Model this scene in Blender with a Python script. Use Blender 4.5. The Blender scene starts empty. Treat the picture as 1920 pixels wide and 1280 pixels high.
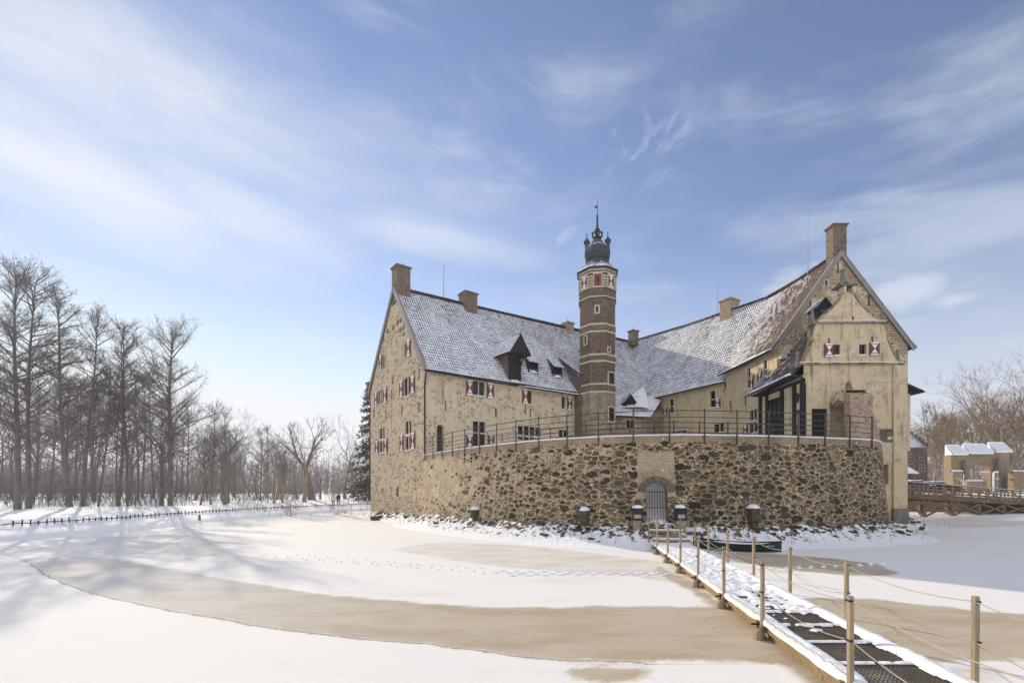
import bpy, bmesh, math, random
import numpy as np
from mathutils import Vector, Matrix, noise as mnoise
R=random.Random(7)
scene=bpy.context.scene
col=scene.collection
F=906.67; CX=960.0; HY=917.0; HC=2.65
V=Vector
def ray(px,d,z=None,py=None):
    "plan point at depth d along image column px"
    x=(px-CX)/F*d
    if py is not None: z=HC+(HY-py)/F*d
    return V((x,d,0.0 if z is None else z))
def onground(px,py,z=0.0):
    d=(HC-z)*F/(py-HY)
    return V(((px-CX)/F*d,d,z))
# ------------------------------------------------------------------ nodes
class NT:
    def __init__(s,name,world=False):
        if world:
            s.owner=bpy.data.worlds.new(name)
        else:
            s.owner=bpy.data.materials.new(name)
        s.owner.use_nodes=True
        s.t=s.owner.node_tree; s.t.nodes.clear()
    def n(s,typ,**kw):
        nd=s.t.nodes.new(typ)
        for k,v in kw.items(): setattr(nd,k,v)
        return nd
    def put(s,sock,v):
        if v is None: return
        if isinstance(v,bpy.types.NodeSocket): s.t.links.new(v,sock)
        else:
            try: sock.default_value=v
            except Exception:
                if isinstance(v,(int,float)): sock.default_value=(v,v,v)
                elif len(v)==3: sock.default_value=(*v,1)
    def m(s,op,a,b=None,c=None,clamp=False):
        nd=s.n('ShaderNodeMath',operation=op,use_clamp=clamp)
        s.put(nd.inputs[0],a); s.put(nd.inputs[1],b); s.put(nd.inputs[2],c)
        return nd.outputs[0]
    def vm(s,op,a,b=None):
        nd=s.n('ShaderNodeVectorMath',operation=op)
        s.put(nd.inputs[0],a); s.put(nd.inputs[1],b)
        return nd.outputs['Value'] if op in('DOT_PRODUCT','LENGTH') else nd.outputs[0]
    def ss(s,x,a,b,lo=0.0,hi=1.0):
        nd=s.n('ShaderNodeMapRange',interpolation_type='SMOOTHSTEP')
        s.put(nd.inputs[0],x); s.put(nd.inputs[1],a); s.put(nd.inputs[2],b); s.put(nd.inputs[3],lo); s.put(nd.inputs[4],hi)
        return nd.outputs[0]
    def lin(s,x,a,b,lo=0.0,hi=1.0):
        nd=s.n('ShaderNodeMapRange')
        s.put(nd.inputs[0],x); s.put(nd.inputs[1],a); s.put(nd.inputs[2],b); s.put(nd.inputs[3],lo); s.put(nd.inputs[4],hi)
        return nd.outputs[0]
    def mix(s,f,a,b,bt='MIX'):
        nd=s.n('ShaderNodeMix',data_type='RGBA',blend_type=bt)
        s.put(nd.inputs[0],f)
        for i,v in ((6,a),(7,b)):
            if isinstance(v,(tuple,list)) and len(v)==3: v=(*v,1)
            s.put(nd.inputs[i],v)
        return nd.outputs[2]
    def noise(s,vec,scale,detail=4,rough=.55,dist=0.0,col=False,dim='3D'):
        nd=s.n('ShaderNodeTexNoise',noise_dimensions=dim)
        s.put(nd.inputs['Vector'],vec)
        nd.inputs['Scale'].default_value=scale; nd.inputs['Detail'].default_value=detail
        nd.inputs['Roughness'].default_value=rough; nd.inputs['Distortion'].default_value=dist
        return nd.outputs['Color'] if col else nd.outputs[0]
    def vor(s,vec,scale,feat='F1',rand=1.0,dim='2D'):
        nd=s.n('ShaderNodeTexVoronoi',voronoi_dimensions=dim,feature=feat)
        s.put(nd.inputs['Vector'],vec); nd.inputs['Scale'].default_value=scale
        nd.inputs['Randomness'].default_value=rand
        return nd
    def xyz(s,vec):
        nd=s.n('ShaderNodeSeparateXYZ'); s.put(nd.inputs[0],vec); return nd.outputs
    def cxyz(s,x,y,z=0.0):
        nd=s.n('ShaderNodeCombineXYZ'); s.put(nd.inputs[0],x); s.put(nd.inputs[1],y); s.put(nd.inputs[2],z); return nd.outputs[0]
    def ramp(s,f,stops,interp='LINEAR'):
        nd=s.n('ShaderNodeValToRGB'); s.put(nd.inputs[0],f)
        cr=nd.color_ramp; cr.interpolation=interp
        while len(cr.elements)<len(stops): cr.elements.new(.5)
        for e,(p,c) in zip(cr.elements,stops): e.position=p; e.color=(*c,1)
        return nd.outputs[0]
    def uv(s): return s.n('ShaderNodeUVMap').outputs[0]
    def obj(s): return s.n('ShaderNodeTexCoord').outputs['Object']
    def pos(s): return s.n('ShaderNodeNewGeometry').outputs['Position']
    def bump(s,h,st=.5,d=.02,nrm=None):
        nd=s.n('ShaderNodeBump'); s.put(nd.inputs['Strength'],st); s.put(nd.inputs['Distance'],d)
        s.put(nd.inputs['Height'],h); s.put(nd.inputs['Normal'],nrm); return nd.outputs[0]
    def out(s,colr,rough=.8,nrm=None,spec=.3,metal=0.0,sss=0.0,**kw):
        b=s.n('ShaderNodeBsdfPrincipled')
        if isinstance(colr,(tuple,list)) and len(colr)==3: colr=(*colr,1)
        s.put(b.inputs['Base Color'],colr); s.put(b.inputs['Roughness'],rough); s.put(b.inputs['Normal'],nrm)
        s.put(b.inputs['Specular IOR Level'],spec); s.put(b.inputs['Metallic'],metal)
        if sss:
            b.inputs['Subsurface Weight'].default_value=sss; b.inputs['Subsurface Radius'].default_value=(.05,.06,.08)
        for k,v in kw.items(): s.put(b.inputs[k.replace('_',' ')],v)
        o=s.n('ShaderNodeOutputMaterial'); s.t.links.new(b.outputs[0],o.inputs[0])
        return s.owner
M={}
SN=(.86,.87,.88)
def simple(name,c,rough=.7,var=.25,scale=3.0,spec=.3,metal=0.0,bump=.2,bscale=20,bd=.01):
    t=NT(name); p=t.obj()
    f=t.noise(p,scale,5); f2=t.noise(p,scale*9,3)
    k=t.lin(t.m('ADD',t.m('MULTIPLY',f,.7),t.m('MULTIPLY',f2,.3)),.3,.7,1-var,1+var)
    cc=t.vm('MULTIPLY',c,t.cxyz(k,k,k))
    nr=t.bump(t.noise(p,bscale,4),bump,bd) if bump else None
    M[name]=t.out(cc,rough,nr,spec,metal); return M[name]
simple('stone_trim',(.58,.50,.37),.85)
simple('stone_grey',(.20,.18,.15),.9,.4)
simple('red_paint',(.19,.045,.03),.6,.15)
simple('white_paint',(.80,.80,.79),.6,.08,spec=.3)
simple('dark_wood',(.028,.022,.022),.75,.3)
simple('iron',(.075,.055,.042),.6,.3,metal=.0)
simple('zinc',(.10,.11,.12),.5,.2,metal=.3)
simple('black_metal',(.018,.022,.022),.5,.2)
simple('boat_green',(.012,.035,.022),.45,.3)
simple('rope',(.42,.36,.27),.9,.2,scale=30)
simple('lead',(.26,.24,.215),.6,.2)
simple('mullion',(.40,.34,.25),.85)
simple('rock',(.085,.07,.05),.95,.6,scale=4,bump=.8,bscale=9,bd=.04)
simple('concrete',(.42,.38,.32),.9,.2)
simple('bark',(.19,.16,.145),.95,.35,scale=2)
simple('bark_pale',(.30,.24,.17),.95,.35,scale=2)
simple('twig',(.175,.152,.138),.95,.3,scale=1)
simple('cone_dark',(.08,.055,.045),.95,.3,scale=1)
simple('needle',(.045,.055,.022),.9,.4,scale=1)
simple('car_black',(.012,.013,.015),.25,.1,bump=0)
simple('tyre',(.01,.01,.01),.9,.1,bump=0)
simple('skin',(.45,.27,.2),.6,.1,bump=0)
simple('coat_cream',(.62,.55,.45),.9,.1)
simple('coat_dark',(.02,.022,.03),.9,.1)
simple('trouser',(.30,.27,.25),.9,.1)
simple('hair',(.06,.035,.02),.8,.1)
simple('yellow_sign',(.7,.5,.06),.5,.05,bump=0)
# glass: dark panes with a little sky in them
t=NT('glass'); M['glass']=t.out((.012,.015,.018),.12,t.bump(t.noise(t.obj(),1.5,2),.12,.05),.5)
# wood weathered (posts, beams): grain along local longest = use noise stretched on z and x
def wood(name,c,vert=True):
    t=NT(name); p=t.uv(); x=t.xyz(p)
    vec=t.cxyz(t.m('MULTIPLY',x[0],38.0 if vert else 2.5),t.m('MULTIPLY',x[1],2.5 if vert else 38.0),0)
    g=t.noise(vec,1.0,5,.6); g2=t.noise(t.obj(),2.0,3)
    k=t.lin(t.m('ADD',t.m('MULTIPLY',g,.6),t.m('MULTIPLY',g2,.4)),.3,.7,.6,1.3)
    M[name]=t.out(t.vm('MULTIPLY',c,t.cxyz(k,k,k)),.85,t.bump(g,.5,.006),.2)
wood('wood_post',(.36,.285,.19)); wood('wood_beam',(.30,.215,.12),False); wood('wood_brown',(.20,.145,.092)); wood('wood_brownh',(.21,.155,.10),False)
# snow
t=NT('snow'); p=t.obj()
h=t.m('ADD',t.noise(p,1.6,4),t.m('MULTIPLY',t.noise(p,14,4),.18))
c=t.mix(t.noise(p,.5,3),(.84,.85,.87),(.89,.885,.87))
M['snow']=t.out(c,.75,t.bump(h,.5,.05),.25)
t=NT('snow_rough'); p=t.obj()
h=t.m('ADD',t.noise(p,5,5,.6),t.m('MULTIPLY',t.noise(p,26,4),.3))
M['snow_rough']=t.out((.87,.875,.88),.75,t.bump(h,.6,.06),.25)
# snow ground seen far: forest floor with litter showing
t=NT('snow_ground'); p=t.pos()
h=t.m('ADD',t.noise(p,.8,5),t.m('MULTIPLY',t.noise(p,6,4),.25))
lit=t.ss(t.noise(p,1.1,6,.7),.60,.68)
lit=t.m('MULTIPLY',lit,t.ss(t.noise(p,.08,3),.42,.6))
c=t.mix(lit,(.87,.875,.88),(.16,.125,.085))
M['snow_ground']=t.out(c,.8,t.bump(h,.5,.12),.2)
# bank: rubble + snow
t=NT('bank_snow'); p=t.pos(); 
z=t.xyz(p)[2]
v=t.vor(p,3.2,'F1',1,'3D'); e=t.noise(p,3.1,5,.65)
fac=t.m('ADD',e,t.m('MULTIPLY',t.ss(z,.22,.75),.10))
f=t.ss(fac,.565,.61)
f=t.m('MULTIPLY',f,t.ss(z,.14,.28))
c=t.mix(f,(.87,.875,.88),t.ramp(t.xyz(v.outputs['Color'])[0],[(0,(.03,.025,.018)),(.6,(.10,.075,.045)),(1,(.22,.17,.1))]))
hh=t.m('SUBTRACT',t.noise(p,4,5,.6),t.m('MULTIPLY',f,.6))
M['bank_snow']=t.out(c,.85,t.bump(hh,.8,.09),.2)
# ---- ice with attribute sdf
t=NT('ice'); p=t.pos()
at=t.n('ShaderNodeAttribute',attribute_name='bare').outputs['Fac']
at2=t.n('ShaderNodeAttribute',attribute_name='thin').outputs['Fac']
n1=t.noise(p,1.3,6,.62); n2=t.noise(p,9,4,.6); n3=t.noise(p,55,3,.6)
pp=t.xyz(p); sv=t.cxyz(t.m('MULTIPLY',pp[0],.35),pp[1],0)
ns=t.noise(sv,1.5,4,.6)
def msk(a,w,amp):
    d=t.m('ADD',a,t.m('MULTIPLY',t.m('SUBTRACT',n1,.5),amp))
    d=t.m('ADD',d,t.m('MULTIPLY',t.m('SUBTRACT',n2,.5),amp*.35))
    return t.ss(d,-w,w),d
m1,d1=msk(at,.13,.6); m2,d2=msk(at2,.22,.8)
blot=t.ss(ns,.42,.62)
m2=t.m('MULTIPLY',m2,t.lin(blot,0,1,.45,.85))
bare=t.m('MAXIMUM',t.m('MULTIPLY',m1,t.lin(blot,0,1,.86,1.0)),t.m('MULTIPLY',m2,.62))
# faint wind-blown variation everywhere
wv=t.m('MULTIPLY',t.ss(t.noise(sv,.55,4,.6),.52,.72),.16)
bare=t.m('MAXIMUM',bare,wv)
n5=t.noise(p,22,3,.6); gr=t.m('MULTIPLY',t.lin(n3,.3,.7,.80,1.2),t.lin(n5,.3,.7,.90,1.1))
warm_refl=t.ss(t.m('ADD',pp[0],t.m('MULTIPLY',t.m('SUBTRACT',n1,.5),4.0)),-12.0,1.5); icec=t.mix(t.noise(sv,.5,5,.6),t.mix(warm_refl,(.53,.51,.475),(.36,.285,.195)),t.mix(warm_refl,(.68,.655,.61),(.54,.45,.325)))  # castle's warm reflection put into the ice colour, tan towards the right
icec=t.vm('MULTIPLY',icec,t.cxyz(gr,gr,gr))
# frost flecks
fl=t.ss(t.noise(p,30,2,.5),.62,.72); icec=t.mix(t.m('MULTIPLY',fl,.45),icec,(.8,.8,.8))
snc=t.mix(t.noise(p,.3,3),(.785,.775,.745),(.825,.80,.75)); sg=t.lin(n3,.3,.7,.95,1.04); snc=t.vm('MULTIPLY',snc,t.cxyz(sg,sg,sg)); rip=t.ss(t.noise(t.cxyz(t.m('MULTIPLY',pp[0],.7),t.m('MULTIPLY',pp[1],2.2),0),1.4,6,.65),.5,.62); snc=t.mix(t.m('MULTIPLY',rip,.10),snc,(.70,.69,.67))
c=t.mix(bare,snc,icec)
# crack along the seaward edge, with the snow ledge's shadow painted in
cr=t.n('ShaderNodeAttribute',attribute_name='crack_shade').outputs['Fac']
cn=t.m('ADD',cr,t.m('MULTIPLY',t.m('SUBTRACT',n2,.5),.10)); cn=t.m('ADD',cn,t.m('MULTIPLY',t.m('SUBTRACT',n1,.5),.34))
crk_shade=t.m('SUBTRACT',1.0,t.ss(t.m('ABSOLUTE',cn),.006,.034))
c=t.mix(t.m('MULTIPLY',crk_shade,.72),c,(.22,.20,.17))
hgt=t.m('ADD',t.m('MULTIPLY',bare,-.5),t.m('ADD',t.m('MULTIPLY',n3,.10),t.m('MULTIPLY',n2,.18)))
hgt=t.m('SUBTRACT',hgt,t.m('MULTIPLY',crk_shade,.5))
M['ice']=t.out(c,t.lin(bare,0,1,.85,.8),t.bump(hgt,.7,.05),t.lin(bare,0,1,.1,.02))
# ---- plastered rubble masonry
def stonewall(name,base,base2,stone_amt,low=0.0,dark=.5,scale=2.3,streak=.3,brick=0.0,br=(.26,.085)):
    t=NT(name); p=t.uv(); x=t.xyz(p)
    wob=t.noise(p,1.7,3,.5,col=True); q=t.vm('ADD',t.vm('MULTIPLY',p,(1.0,1.45,1)),t.vm('MULTIPLY',t.vm('SUBTRACT',wob,(.5,.5,.5)),(.35,.35,0)))
    v=t.vor(q,scale,'F1'); ve=t.vor(q,scale,'DISTANCE_TO_EDGE')
    rc=t.xyz(v.outputs['Color']); e=ve.outputs['Distance']
    big=t.noise(p,.35,4,.6); fine=t.noise(p,7,5,.6); med=t.noise(p,1.5,4,.6)
    thr=t.lin(fine,.3,.7,.08,.2)
    st=t.ss(t.m('SUBTRACT',e,thr),0,.05)
    amt=t.m('ADD',stone_amt,t.lin(big,.35,.65,-.22,.22))
    if low: amt=t.m('ADD',amt,t.ss(x[1],low,0.0,0,.45))
    sel=t.ss(t.m('SUBTRACT',amt,rc[0]),0,.12)
    st=t.m('MULTIPLY',st,sel)
    b=t.mix(t.lin(med,.3,.7),base,base2)
    # weather streaks running down
    sk=t.noise(t.cxyz(t.m('MULTIPLY',x[0],3.2),t.m('MULTIPLY',x[1],.25),0),1.0,6,.7)
    b=t.mix(t.m('MULTIPLY',t.ss(sk,.52,.70),streak),b,(.17,.145,.11))
    blo=t.noise(p,.9,6,.72); b=t.mix(t.m('MULTIPLY',t.ss(blo,.5,.66),streak*.8),b,(.27,.225,.165)); b=t.mix(t.m('MULTIPLY',t.ss(blo,.44,.34),.35),b,(.68,.60,.47))
    b=t.mix(t.m('MULTIPLY',t.ss(fine,.55,.7),.35),b,(.62,.54,.40))
    sc=t.ramp(rc[1],[(0,(.10,.075,.045)),(.35,(.26,.19,.11)),(.7,(.34,.25,.145)),(1,(.14,.12,.10))])
    c=t.mix(t.m('MULTIPLY',st,dark),b,sc)
    # small dark holes
    v2=t.vor(q,scale*3.1,'F1'); hole=t.m('MULTIPLY',t.ss(v2.outputs['Distance'],.22,.12),t.ss(t.xyz(v2.outputs['Color'])[0],.975,.985))
    if low: hole=t.m('MAXIMUM',hole,t.m('MULTIPLY',t.m('MULTIPLY',t.ss(v2.outputs['Distance'],.34,.26),t.ss(t.xyz(v2.outputs['Color'])[0],.55,.6)),t.ss(t.m('ADD',x[1],t.m('MULTIPLY',big,2.0)),low*.95,low*.55)))
    c=t.mix(t.m('MULTIPLY',hole,.85),c,(.045,.036,.026))
    h=t.m('ADD',t.m('MULTIPLY',st,.35),t.m('MULTIPLY',fine,.5)); h=t.m('SUBTRACT',h,hole)
    if brick:
        bt=t.n('ShaderNodeTexBrick'); t.put(bt.inputs['Vector'],p); bt.inputs['Scale'].default_value=1.0
        for k,vv in (('Brick Width',br[0]),('Row Height',br[1]),('Mortar Size',.02),('Mortar Smooth',.3)): bt.inputs[k].default_value=vv
        t.put(bt.inputs['Color1'],(.34,.235,.14,1)); t.put(bt.inputs['Color2'],(.13,.09,.06,1)); t.put(bt.inputs['Mortar'],(.55,.45,.31,1))
        bm=t.m('MULTIPLY',t.ss(t.noise(p,.9,4,.6),.40,.52),brick)
        c=t.mix(bm,c,bt.outputs['Color'])
    M[name]=t.out(c,.92,t.bump(h,.55,.03),.15)
stonewall('plaster_left',(.60,.465,.29),(.70,.57,.385),.48,low=3.6,dark=.7)
stonewall('plaster_court',(.65,.52,.335),(.74,.615,.43),.38,dark=.62,streak=.5)
stonewall('plaster_wing',(.55,.43,.26),(.64,.51,.33),.12,dark=.4,streak=.6)
stonewall('plaster_annex',(.59,.465,.285),(.68,.56,.37),.05,dark=.4,streak=.85)
stonewall('gable_masonry',(.54,.43,.275),(.64,.52,.35),.5,dark=.85,brick=.85,streak=.5,br=(.36,.13))
stonewall('gate_masonry',(.26,.19,.12),(.35,.265,.17),.6,dark=.8,brick=.6,streak=.6,br=(.4,.15))
def brick(name,c1,c2,mo,bw=.25,rh=.08,ms=.012,dk=.5,plas=0.0):
    t=NT(name); p=t.uv()
    bt=t.n('ShaderNodeTexBrick'); t.put(bt.inputs['Vector'],p); bt.inputs['Scale'].default_value=1.0
    for k,vv in (('Brick Width',bw),('Row Height',rh),('Mortar Size',ms),('Mortar Smooth',.3)): bt.inputs[k].default_value=vv
    t.put(bt.inputs['Color1'],(*c1,1)); t.put(bt.inputs['Color2'],(*c2,1)); t.put(bt.inputs['Mortar'],(*mo,1))
    n=t.noise(p,1.3,5,.65); n2=t.noise(p,11,3,.6)
    k=t.lin(t.m('ADD',t.m('MULTIPLY',n,.5),t.m('MULTIPLY',n2,.5)),.32,.68,1-dk,1+dk)
    c=t.vm('MULTIPLY',bt.outputs['Color'],t.cxyz(k,k,k))
    sp=t.noise(p,4.5,3,.7); c=t.mix(t.m('MULTIPLY',t.ss(sp,.54,.64),.5),c,mo); c=t.mix(t.m('MULTIPLY',t.ss(sp,.46,.38),.5),c,(.03,.024,.02))
    if plas: c=t.mix(t.m('MULTIPLY',t.ss(n,.45,.6),plas),c,(.45,.36,.24))
    M[name]=t.out(c,.9,t.bump(t.m('ADD',bt.outputs['Fac'],n2),.5,-.012),.2)
brick('brick_tower',(.125,.066,.042),(.055,.036,.027),(.26,.205,.14),dk=.6,ms=.018)
brick('brick_lower',(.22,.14,.09),(.13,.09,.06),(.42,.35,.25),dk=.5,plas=.5,ms=.02)
brick('brick_chimney',(.16,.085,.055),(.07,.05,.04),(.28,.23,.17),dk=.5,ms=.018)
brick('brick_pier',(.38,.20,.125),(.24,.125,.08),(.50,.42,.31),dk=.4,ms=.02,plas=.25)
brick('brick_band',(.16,.12,.09),(.09,.07,.055),(.26,.22,.17),dk=.4)
brick('brick_house',(.17,.10,.07),(.12,.075,.055),(.26,.2,.15),dk=.3)
brick('brick_pale',(.42,.33,.21),(.36,.26,.16),(.52,.43,.30),dk=.25,ms=.015,plas=.4)
# ---- terrace rubble wall. UV: u arc length, v height
GU=[0,0] # filled with gate u later
def terrace_mat(gu0,gu1):
    t=NT('bastion_rubble'); p=t.uv(); x=t.xyz(p)
    wob=t.noise(p,2.2,3,.5,col=True)
    wob2=t.noise(p,11,4,.6,col=True); q=t.vm('ADD',t.vm('MULTIPLY',p,(1.0,1.75,1)),t.vm('MULTIPLY',t.vm('SUBTRACT',wob,(.5,.5,.5)),(.34,.22,0)))
    q=t.vm('ADD',q,t.vm('MULTIPLY',t.vm('SUBTRACT',wob2,(.5,.5,.5)),(.17,.17,0)))
    big=t.noise(p,.28,4,.6); med=t.noise(p,1.3,4,.6); fine=t.noise(p,9,5,.65)
    u=x[0]; v=x[1]
    # amount of exposed stone: little at the left end, all of it at the right
    am=t.m('ADD',t.ss(u,2.0,19.0,.12,.80),t.lin(big,.35,.65,-.2,.2))
    am=t.m('ADD',am,t.m('MULTIPLY',t.ss(v,2.6,1.0),.35))
    am=t.m('ADD',am,t.ss(u,17.5,20.5,0,.35))
    v1=t.vor(q,2.35,'F1',.95); e1=t.vor(q,2.35,'DISTANCE_TO_EDGE',.9).outputs['Distance']
    c1=t.xyz(v1.outputs['Color'])
    thr=t.m('ADD',t.lin(fine,.3,.7,.0,.08),t.lin(c1[2],0,1,.0,.13))
    rr1=t.m('SUBTRACT',t.lin(c1[2],0,1,.28,.60),v1.outputs['Distance']); s1=t.m('MULTIPLY',t.m('MULTIPLY',t.ss(t.m('SUBTRACT',e1,t.m('MULTIPLY',thr,.6)),0,.04),t.ss(rr1,-.02,.05)),t.ss(t.m('SUBTRACT',am,c1[0]),0,.06))
    v2=t.vor(q,6.8,'F1',1); e2=t.vor(q,6.8,'DISTANCE_TO_EDGE',1).outputs['Distance']
    c2=t.xyz(v2.outputs['Color'])
    s2=t.m('MULTIPLY',t.m('MULTIPLY',t.ss(t.m('SUBTRACT',e2,thr),0.0,.05),t.ss(v2.outputs['Distance'],.5,.38)),t.ss(t.m('SUBTRACT',t.m('MULTIPLY',am,.75),c2[0]),0,.06))
    s2=t.m('MULTIPLY',s2,t.m('SUBTRACT',1.0,s1))
    v0=t.vor(t.vm('ADD',q,(7.3,2.1,0)),1.5,'F1',.95); c0=t.xyz(v0.outputs['Color'])
    s0=t.m('MULTIPLY',t.ss(t.m('SUBTRACT',t.lin(c0[2],0,1,.30,.52),v0.outputs['Distance']),-.01,.05),t.ss(t.m('SUBTRACT',t.m('MULTIPLY',am,.26),c0[0]),0,.03))
    halo=t.m('MULTIPLY',t.ss(t.m('SUBTRACT',t.lin(c0[2],0,1,.30,.52),v0.outputs['Distance']),-.09,-.04),t.ss(t.m('SUBTRACT',t.m('MULTIPLY',am,.26),c0[0]),0,.03))
    s1=t.m('MULTIPLY',s1,t.m('SUBTRACT',1.0,halo)); s2=t.m('MULTIPLY',s2,t.m('SUBTRACT',1.0,halo))
    st=t.m('MAXIMUM',t.m('MAXIMUM',s1,s2),s0)
    col1=t.ramp(c1[1],[(0,(.036,.029,.021)),(.3,(.075,.058,.039)),(.6,(.14,.108,.07)),(.88,(.21,.16,.10)),(1,(.17,.095,.055))])
    col2=t.ramp(c2[1],[(0,(.035,.028,.02)),(.6,(.09,.065,.04)),(1,(.19,.14,.085))])
    sc=t.mix(s1,col2,col1); sc=t.mix(s0,sc,t.ramp(c0[1],[(0,(.035,.028,.02)),(.6,(.085,.066,.045)),(1,(.15,.115,.075))]))
    sc=t.mix(t.m('MULTIPLY',t.ss(fine,.5,.7),.35),sc,(.17,.135,.085))
    mo=t.mix(t.lin(med,.3,.7),(.42,.315,.19),(.60,.47,.305))
    sk=t.noise(t.cxyz(t.m('MULTIPLY',u,2.4),t.m('MULTIPLY',v,.25),0),1.0,5,.65)
    mo=t.mix(t.m('MULTIPLY',t.ss(sk,.5,.72),.5),mo,(.24,.19,.12))
    mo=t.mix(t.m('MULTIPLY',t.ss(fine,.45,.62),.4),mo,(.30,.225,.135))
    mo=t.mix(t.m('MULTIPLY',t.m('MULTIPLY',t.ss(t.noise(p,.6,5,.6),.5,.62),t.ss(u,12,4)),.5),mo,(.72,.62,.47))
    c=t.mix(st,mo,sc)
    # brick coping courses and gate surround
    bt=t.n('ShaderNodeTexBrick'); t.put(bt.inputs['Vector'],p); bt.inputs['Scale'].default_value=1.0
    for k,vv in (('Brick Width',.26),('Row Height',.085),('Mortar Size',.014),('Mortar Smooth',.3)): bt.inputs[k].default_value=vv
    t.put(bt.inputs['Color1'],(.36,.24,.15,1)); t.put(bt.inputs['Color2'],(.25,.17,.10,1)); t.put(bt.inputs['Mortar'],(.5,.41,.28,1))
    vt=t.m('ADD',v,t.m('MULTIPLY',t.m('SUBTRACT',med,.5),.5))
    cop=t.ss(vt,4.93,4.98)
    gs=t.m('MULTIPLY',t.ss(t.m('ABSOLUTE',t.m('SUBTRACT',t.m('ADD',u,t.m('MULTIPLY',t.m('SUBTRACT',med,.5),.25)),(gu0+gu1)/2)),.90,.84),t.m('MULTIPLY',t.ss(vt,2.2,2.3),t.ss(vt,4.55,4.5)))
    bcol=t.mix(t.m('MULTIPLY',gs,.75),bt.outputs['Color'],t.vm('MULTIPLY',bt.outputs['Color'],(1.25,1.35,1.4)))
    bcol=t.mix(t.m('MULTIPLY',t.ss(fine,.45,.65),.4),bcol,(.2,.16,.1))
    bm=t.m('MAXIMUM',t.m('MULTIPLY',cop,.9),gs)
    c=t.mix(bm,c,bcol)
    st=t.m('MULTIPLY',st,t.m('SUBTRACT',1.0,bm))
    # moss/damp near foot
    c=t.mix(t.m('MULTIPLY',t.ss(v,1.5,.2),.35),c,(.09,.075,.04))
    dmp=t.m('MULTIPLY',t.ss(t.noise(p,.55,5,.7),.47,.62),t.ss(u,9,16)); c=t.mix(t.m('MULTIPLY',dmp,.38),c,(.055,.046,.032))
    # snow on ledges
    py=t.xyz(v1.outputs['Position'])[1]; qy=t.xyz(q)[1]
    up=t.ss(t.m('SUBTRACT',qy,py),.05,.16)
    led=t.m('MULTIPLY',t.m('MULTIPLY',up,t.ss(e1,.14,.07)),t.ss(t.noise(p,3.4,4,.7),.585,.64))
    lowr=t.m('MULTIPLY',t.ss(t.noise(t.cxyz(u,t.m('MULTIPLY',v,1.6),0),2.0,5,.65),.56,.61),t.ss(t.m('ADD',v,t.m('MULTIPLY',big,.8)),1.55,.9))
    snow=t.m('MAXIMUM',led,lowr)
    c=t.mix(snow,c,(.88,.885,.89))
    h=t.m('ADD',t.m('MULTIPLY',t.m('MULTIPLY',st,t.m('MINIMUM',e1,.3)),3.0),t.m('MULTIPLY',fine,.45))
    h=t.m('ADD',h,t.m('MULTIPLY',snow,.6))
    M['bastion_rubble']=t.out(c,.92,t.bump(h,.8,.07),.15)
# ---- pantile roof. UV metres (u along eave, v up slope). attr 'cover' biases snow
def roof(name,ca,cb,bias=0.0):
    t=NT(name); p=t.uv(); x=t.xyz(p)
    wob=t.noise(p,.8,3,.5)
    u=t.m('ADD',t.m('DIVIDE',x[0],.235),t.m('MULTIPLY',wob,.7)); v=t.m('ADD',t.m('DIVIDE',x[1],.34),t.m('MULTIPLY',t.noise(p,.5,2),.8))
    fu=t.m('FRACT',u); fv=t.m('FRACT',v)
    cell=t.cxyz(t.m('FLOOR',u),t.m('FLOOR',v),0)
    wn=t.n('ShaderNodeTexWhiteNoise',noise_dimensions='2D'); t.put(wn.inputs['Vector'],cell)
    rnd=wn.outputs['Value']
    wave=t.m('ABSOLUTE',t.m('SUBTRACT',fu,.5))      # 0 middle(trough) .5 roll
    roll=t.ss(wave,.15,.42)
    step=t.ss(fv,.38,.04)                           # dark lip at the tile's foot
    exposed=t.m('MAXIMUM',t.m('MULTIPLY',roll,t.ss(fv,1.0,.2,.45,1.0)),t.m('MAXIMUM',t.m('MULTIPLY',step,.85),.16))
    n=t.noise(p,.45,5,.65); n2=t.noise(p,2.6,4,.65); n3=t.noise(p,16,2)
    cov=t.n('ShaderNodeAttribute',attribute_name='cover').outputs['Fac']
    loc=t.m('ADD',t.m('ADD',cov,bias),t.m('ADD',t.lin(n,.3,.7,-.22,.22),t.lin(n2,.3,.7,-.2,.2)))
    loc=t.m('ADD',loc,t.lin(rnd,0,1,-.20,.20)); loc=t.m('ADD',loc,t.lin(n3,.3,.7,-.15,.15))
    snow=t.ss(t.m('SUBTRACT',loc,exposed),-.12,.14)
    tile=t.mix(rnd,ca,cb)
    tile=t.mix(t.ss(n2,.45,.65),tile,(.045,.038,.032))
    c=t.mix(snow,tile,(.83,.845,.88))
    h=t.m('ADD',t.m('MULTIPLY',roll,.55),t.m('MULTIPLY',t.m('SUBTRACT',1.0,fv),.6))
    h=t.m('ADD',h,t.m('MULTIPLY',snow,.18))
    M[name]=t.out(c,.8,t.bump(h,.8,.06),.2)
roof('pantile',(.07,.05,.038),(.038,.03,.027))
roof('pantile_red',(.145,.088,.058),(.075,.05,.038))
# slate of the onion dome
t=NT('slate'); p=t.uv(); x=t.xyz(p)
rw=t.m('FRACT',t.m('DIVIDE',x[1],.22)); c=t.mix(t.noise(p,3,4),(.025,.032,.042),(.075,.09,.105))
c=t.mix(t.m('MULTIPLY',t.ss(rw,.25,.0),.6),c,(.015,.02,.025))
nz=t.xyz(t.n('ShaderNodeNewGeometry').outputs['Normal'])[2]
c=t.mix(t.m('MULTIPLY',t.ss(nz,.55,.75),t.ss(t.noise(p,2.4,4),.42,.5)),c,(.8,.83,.88))
M['slate']=t.out(c,.6,t.bump(rw,.6,.03),.2)
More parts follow.
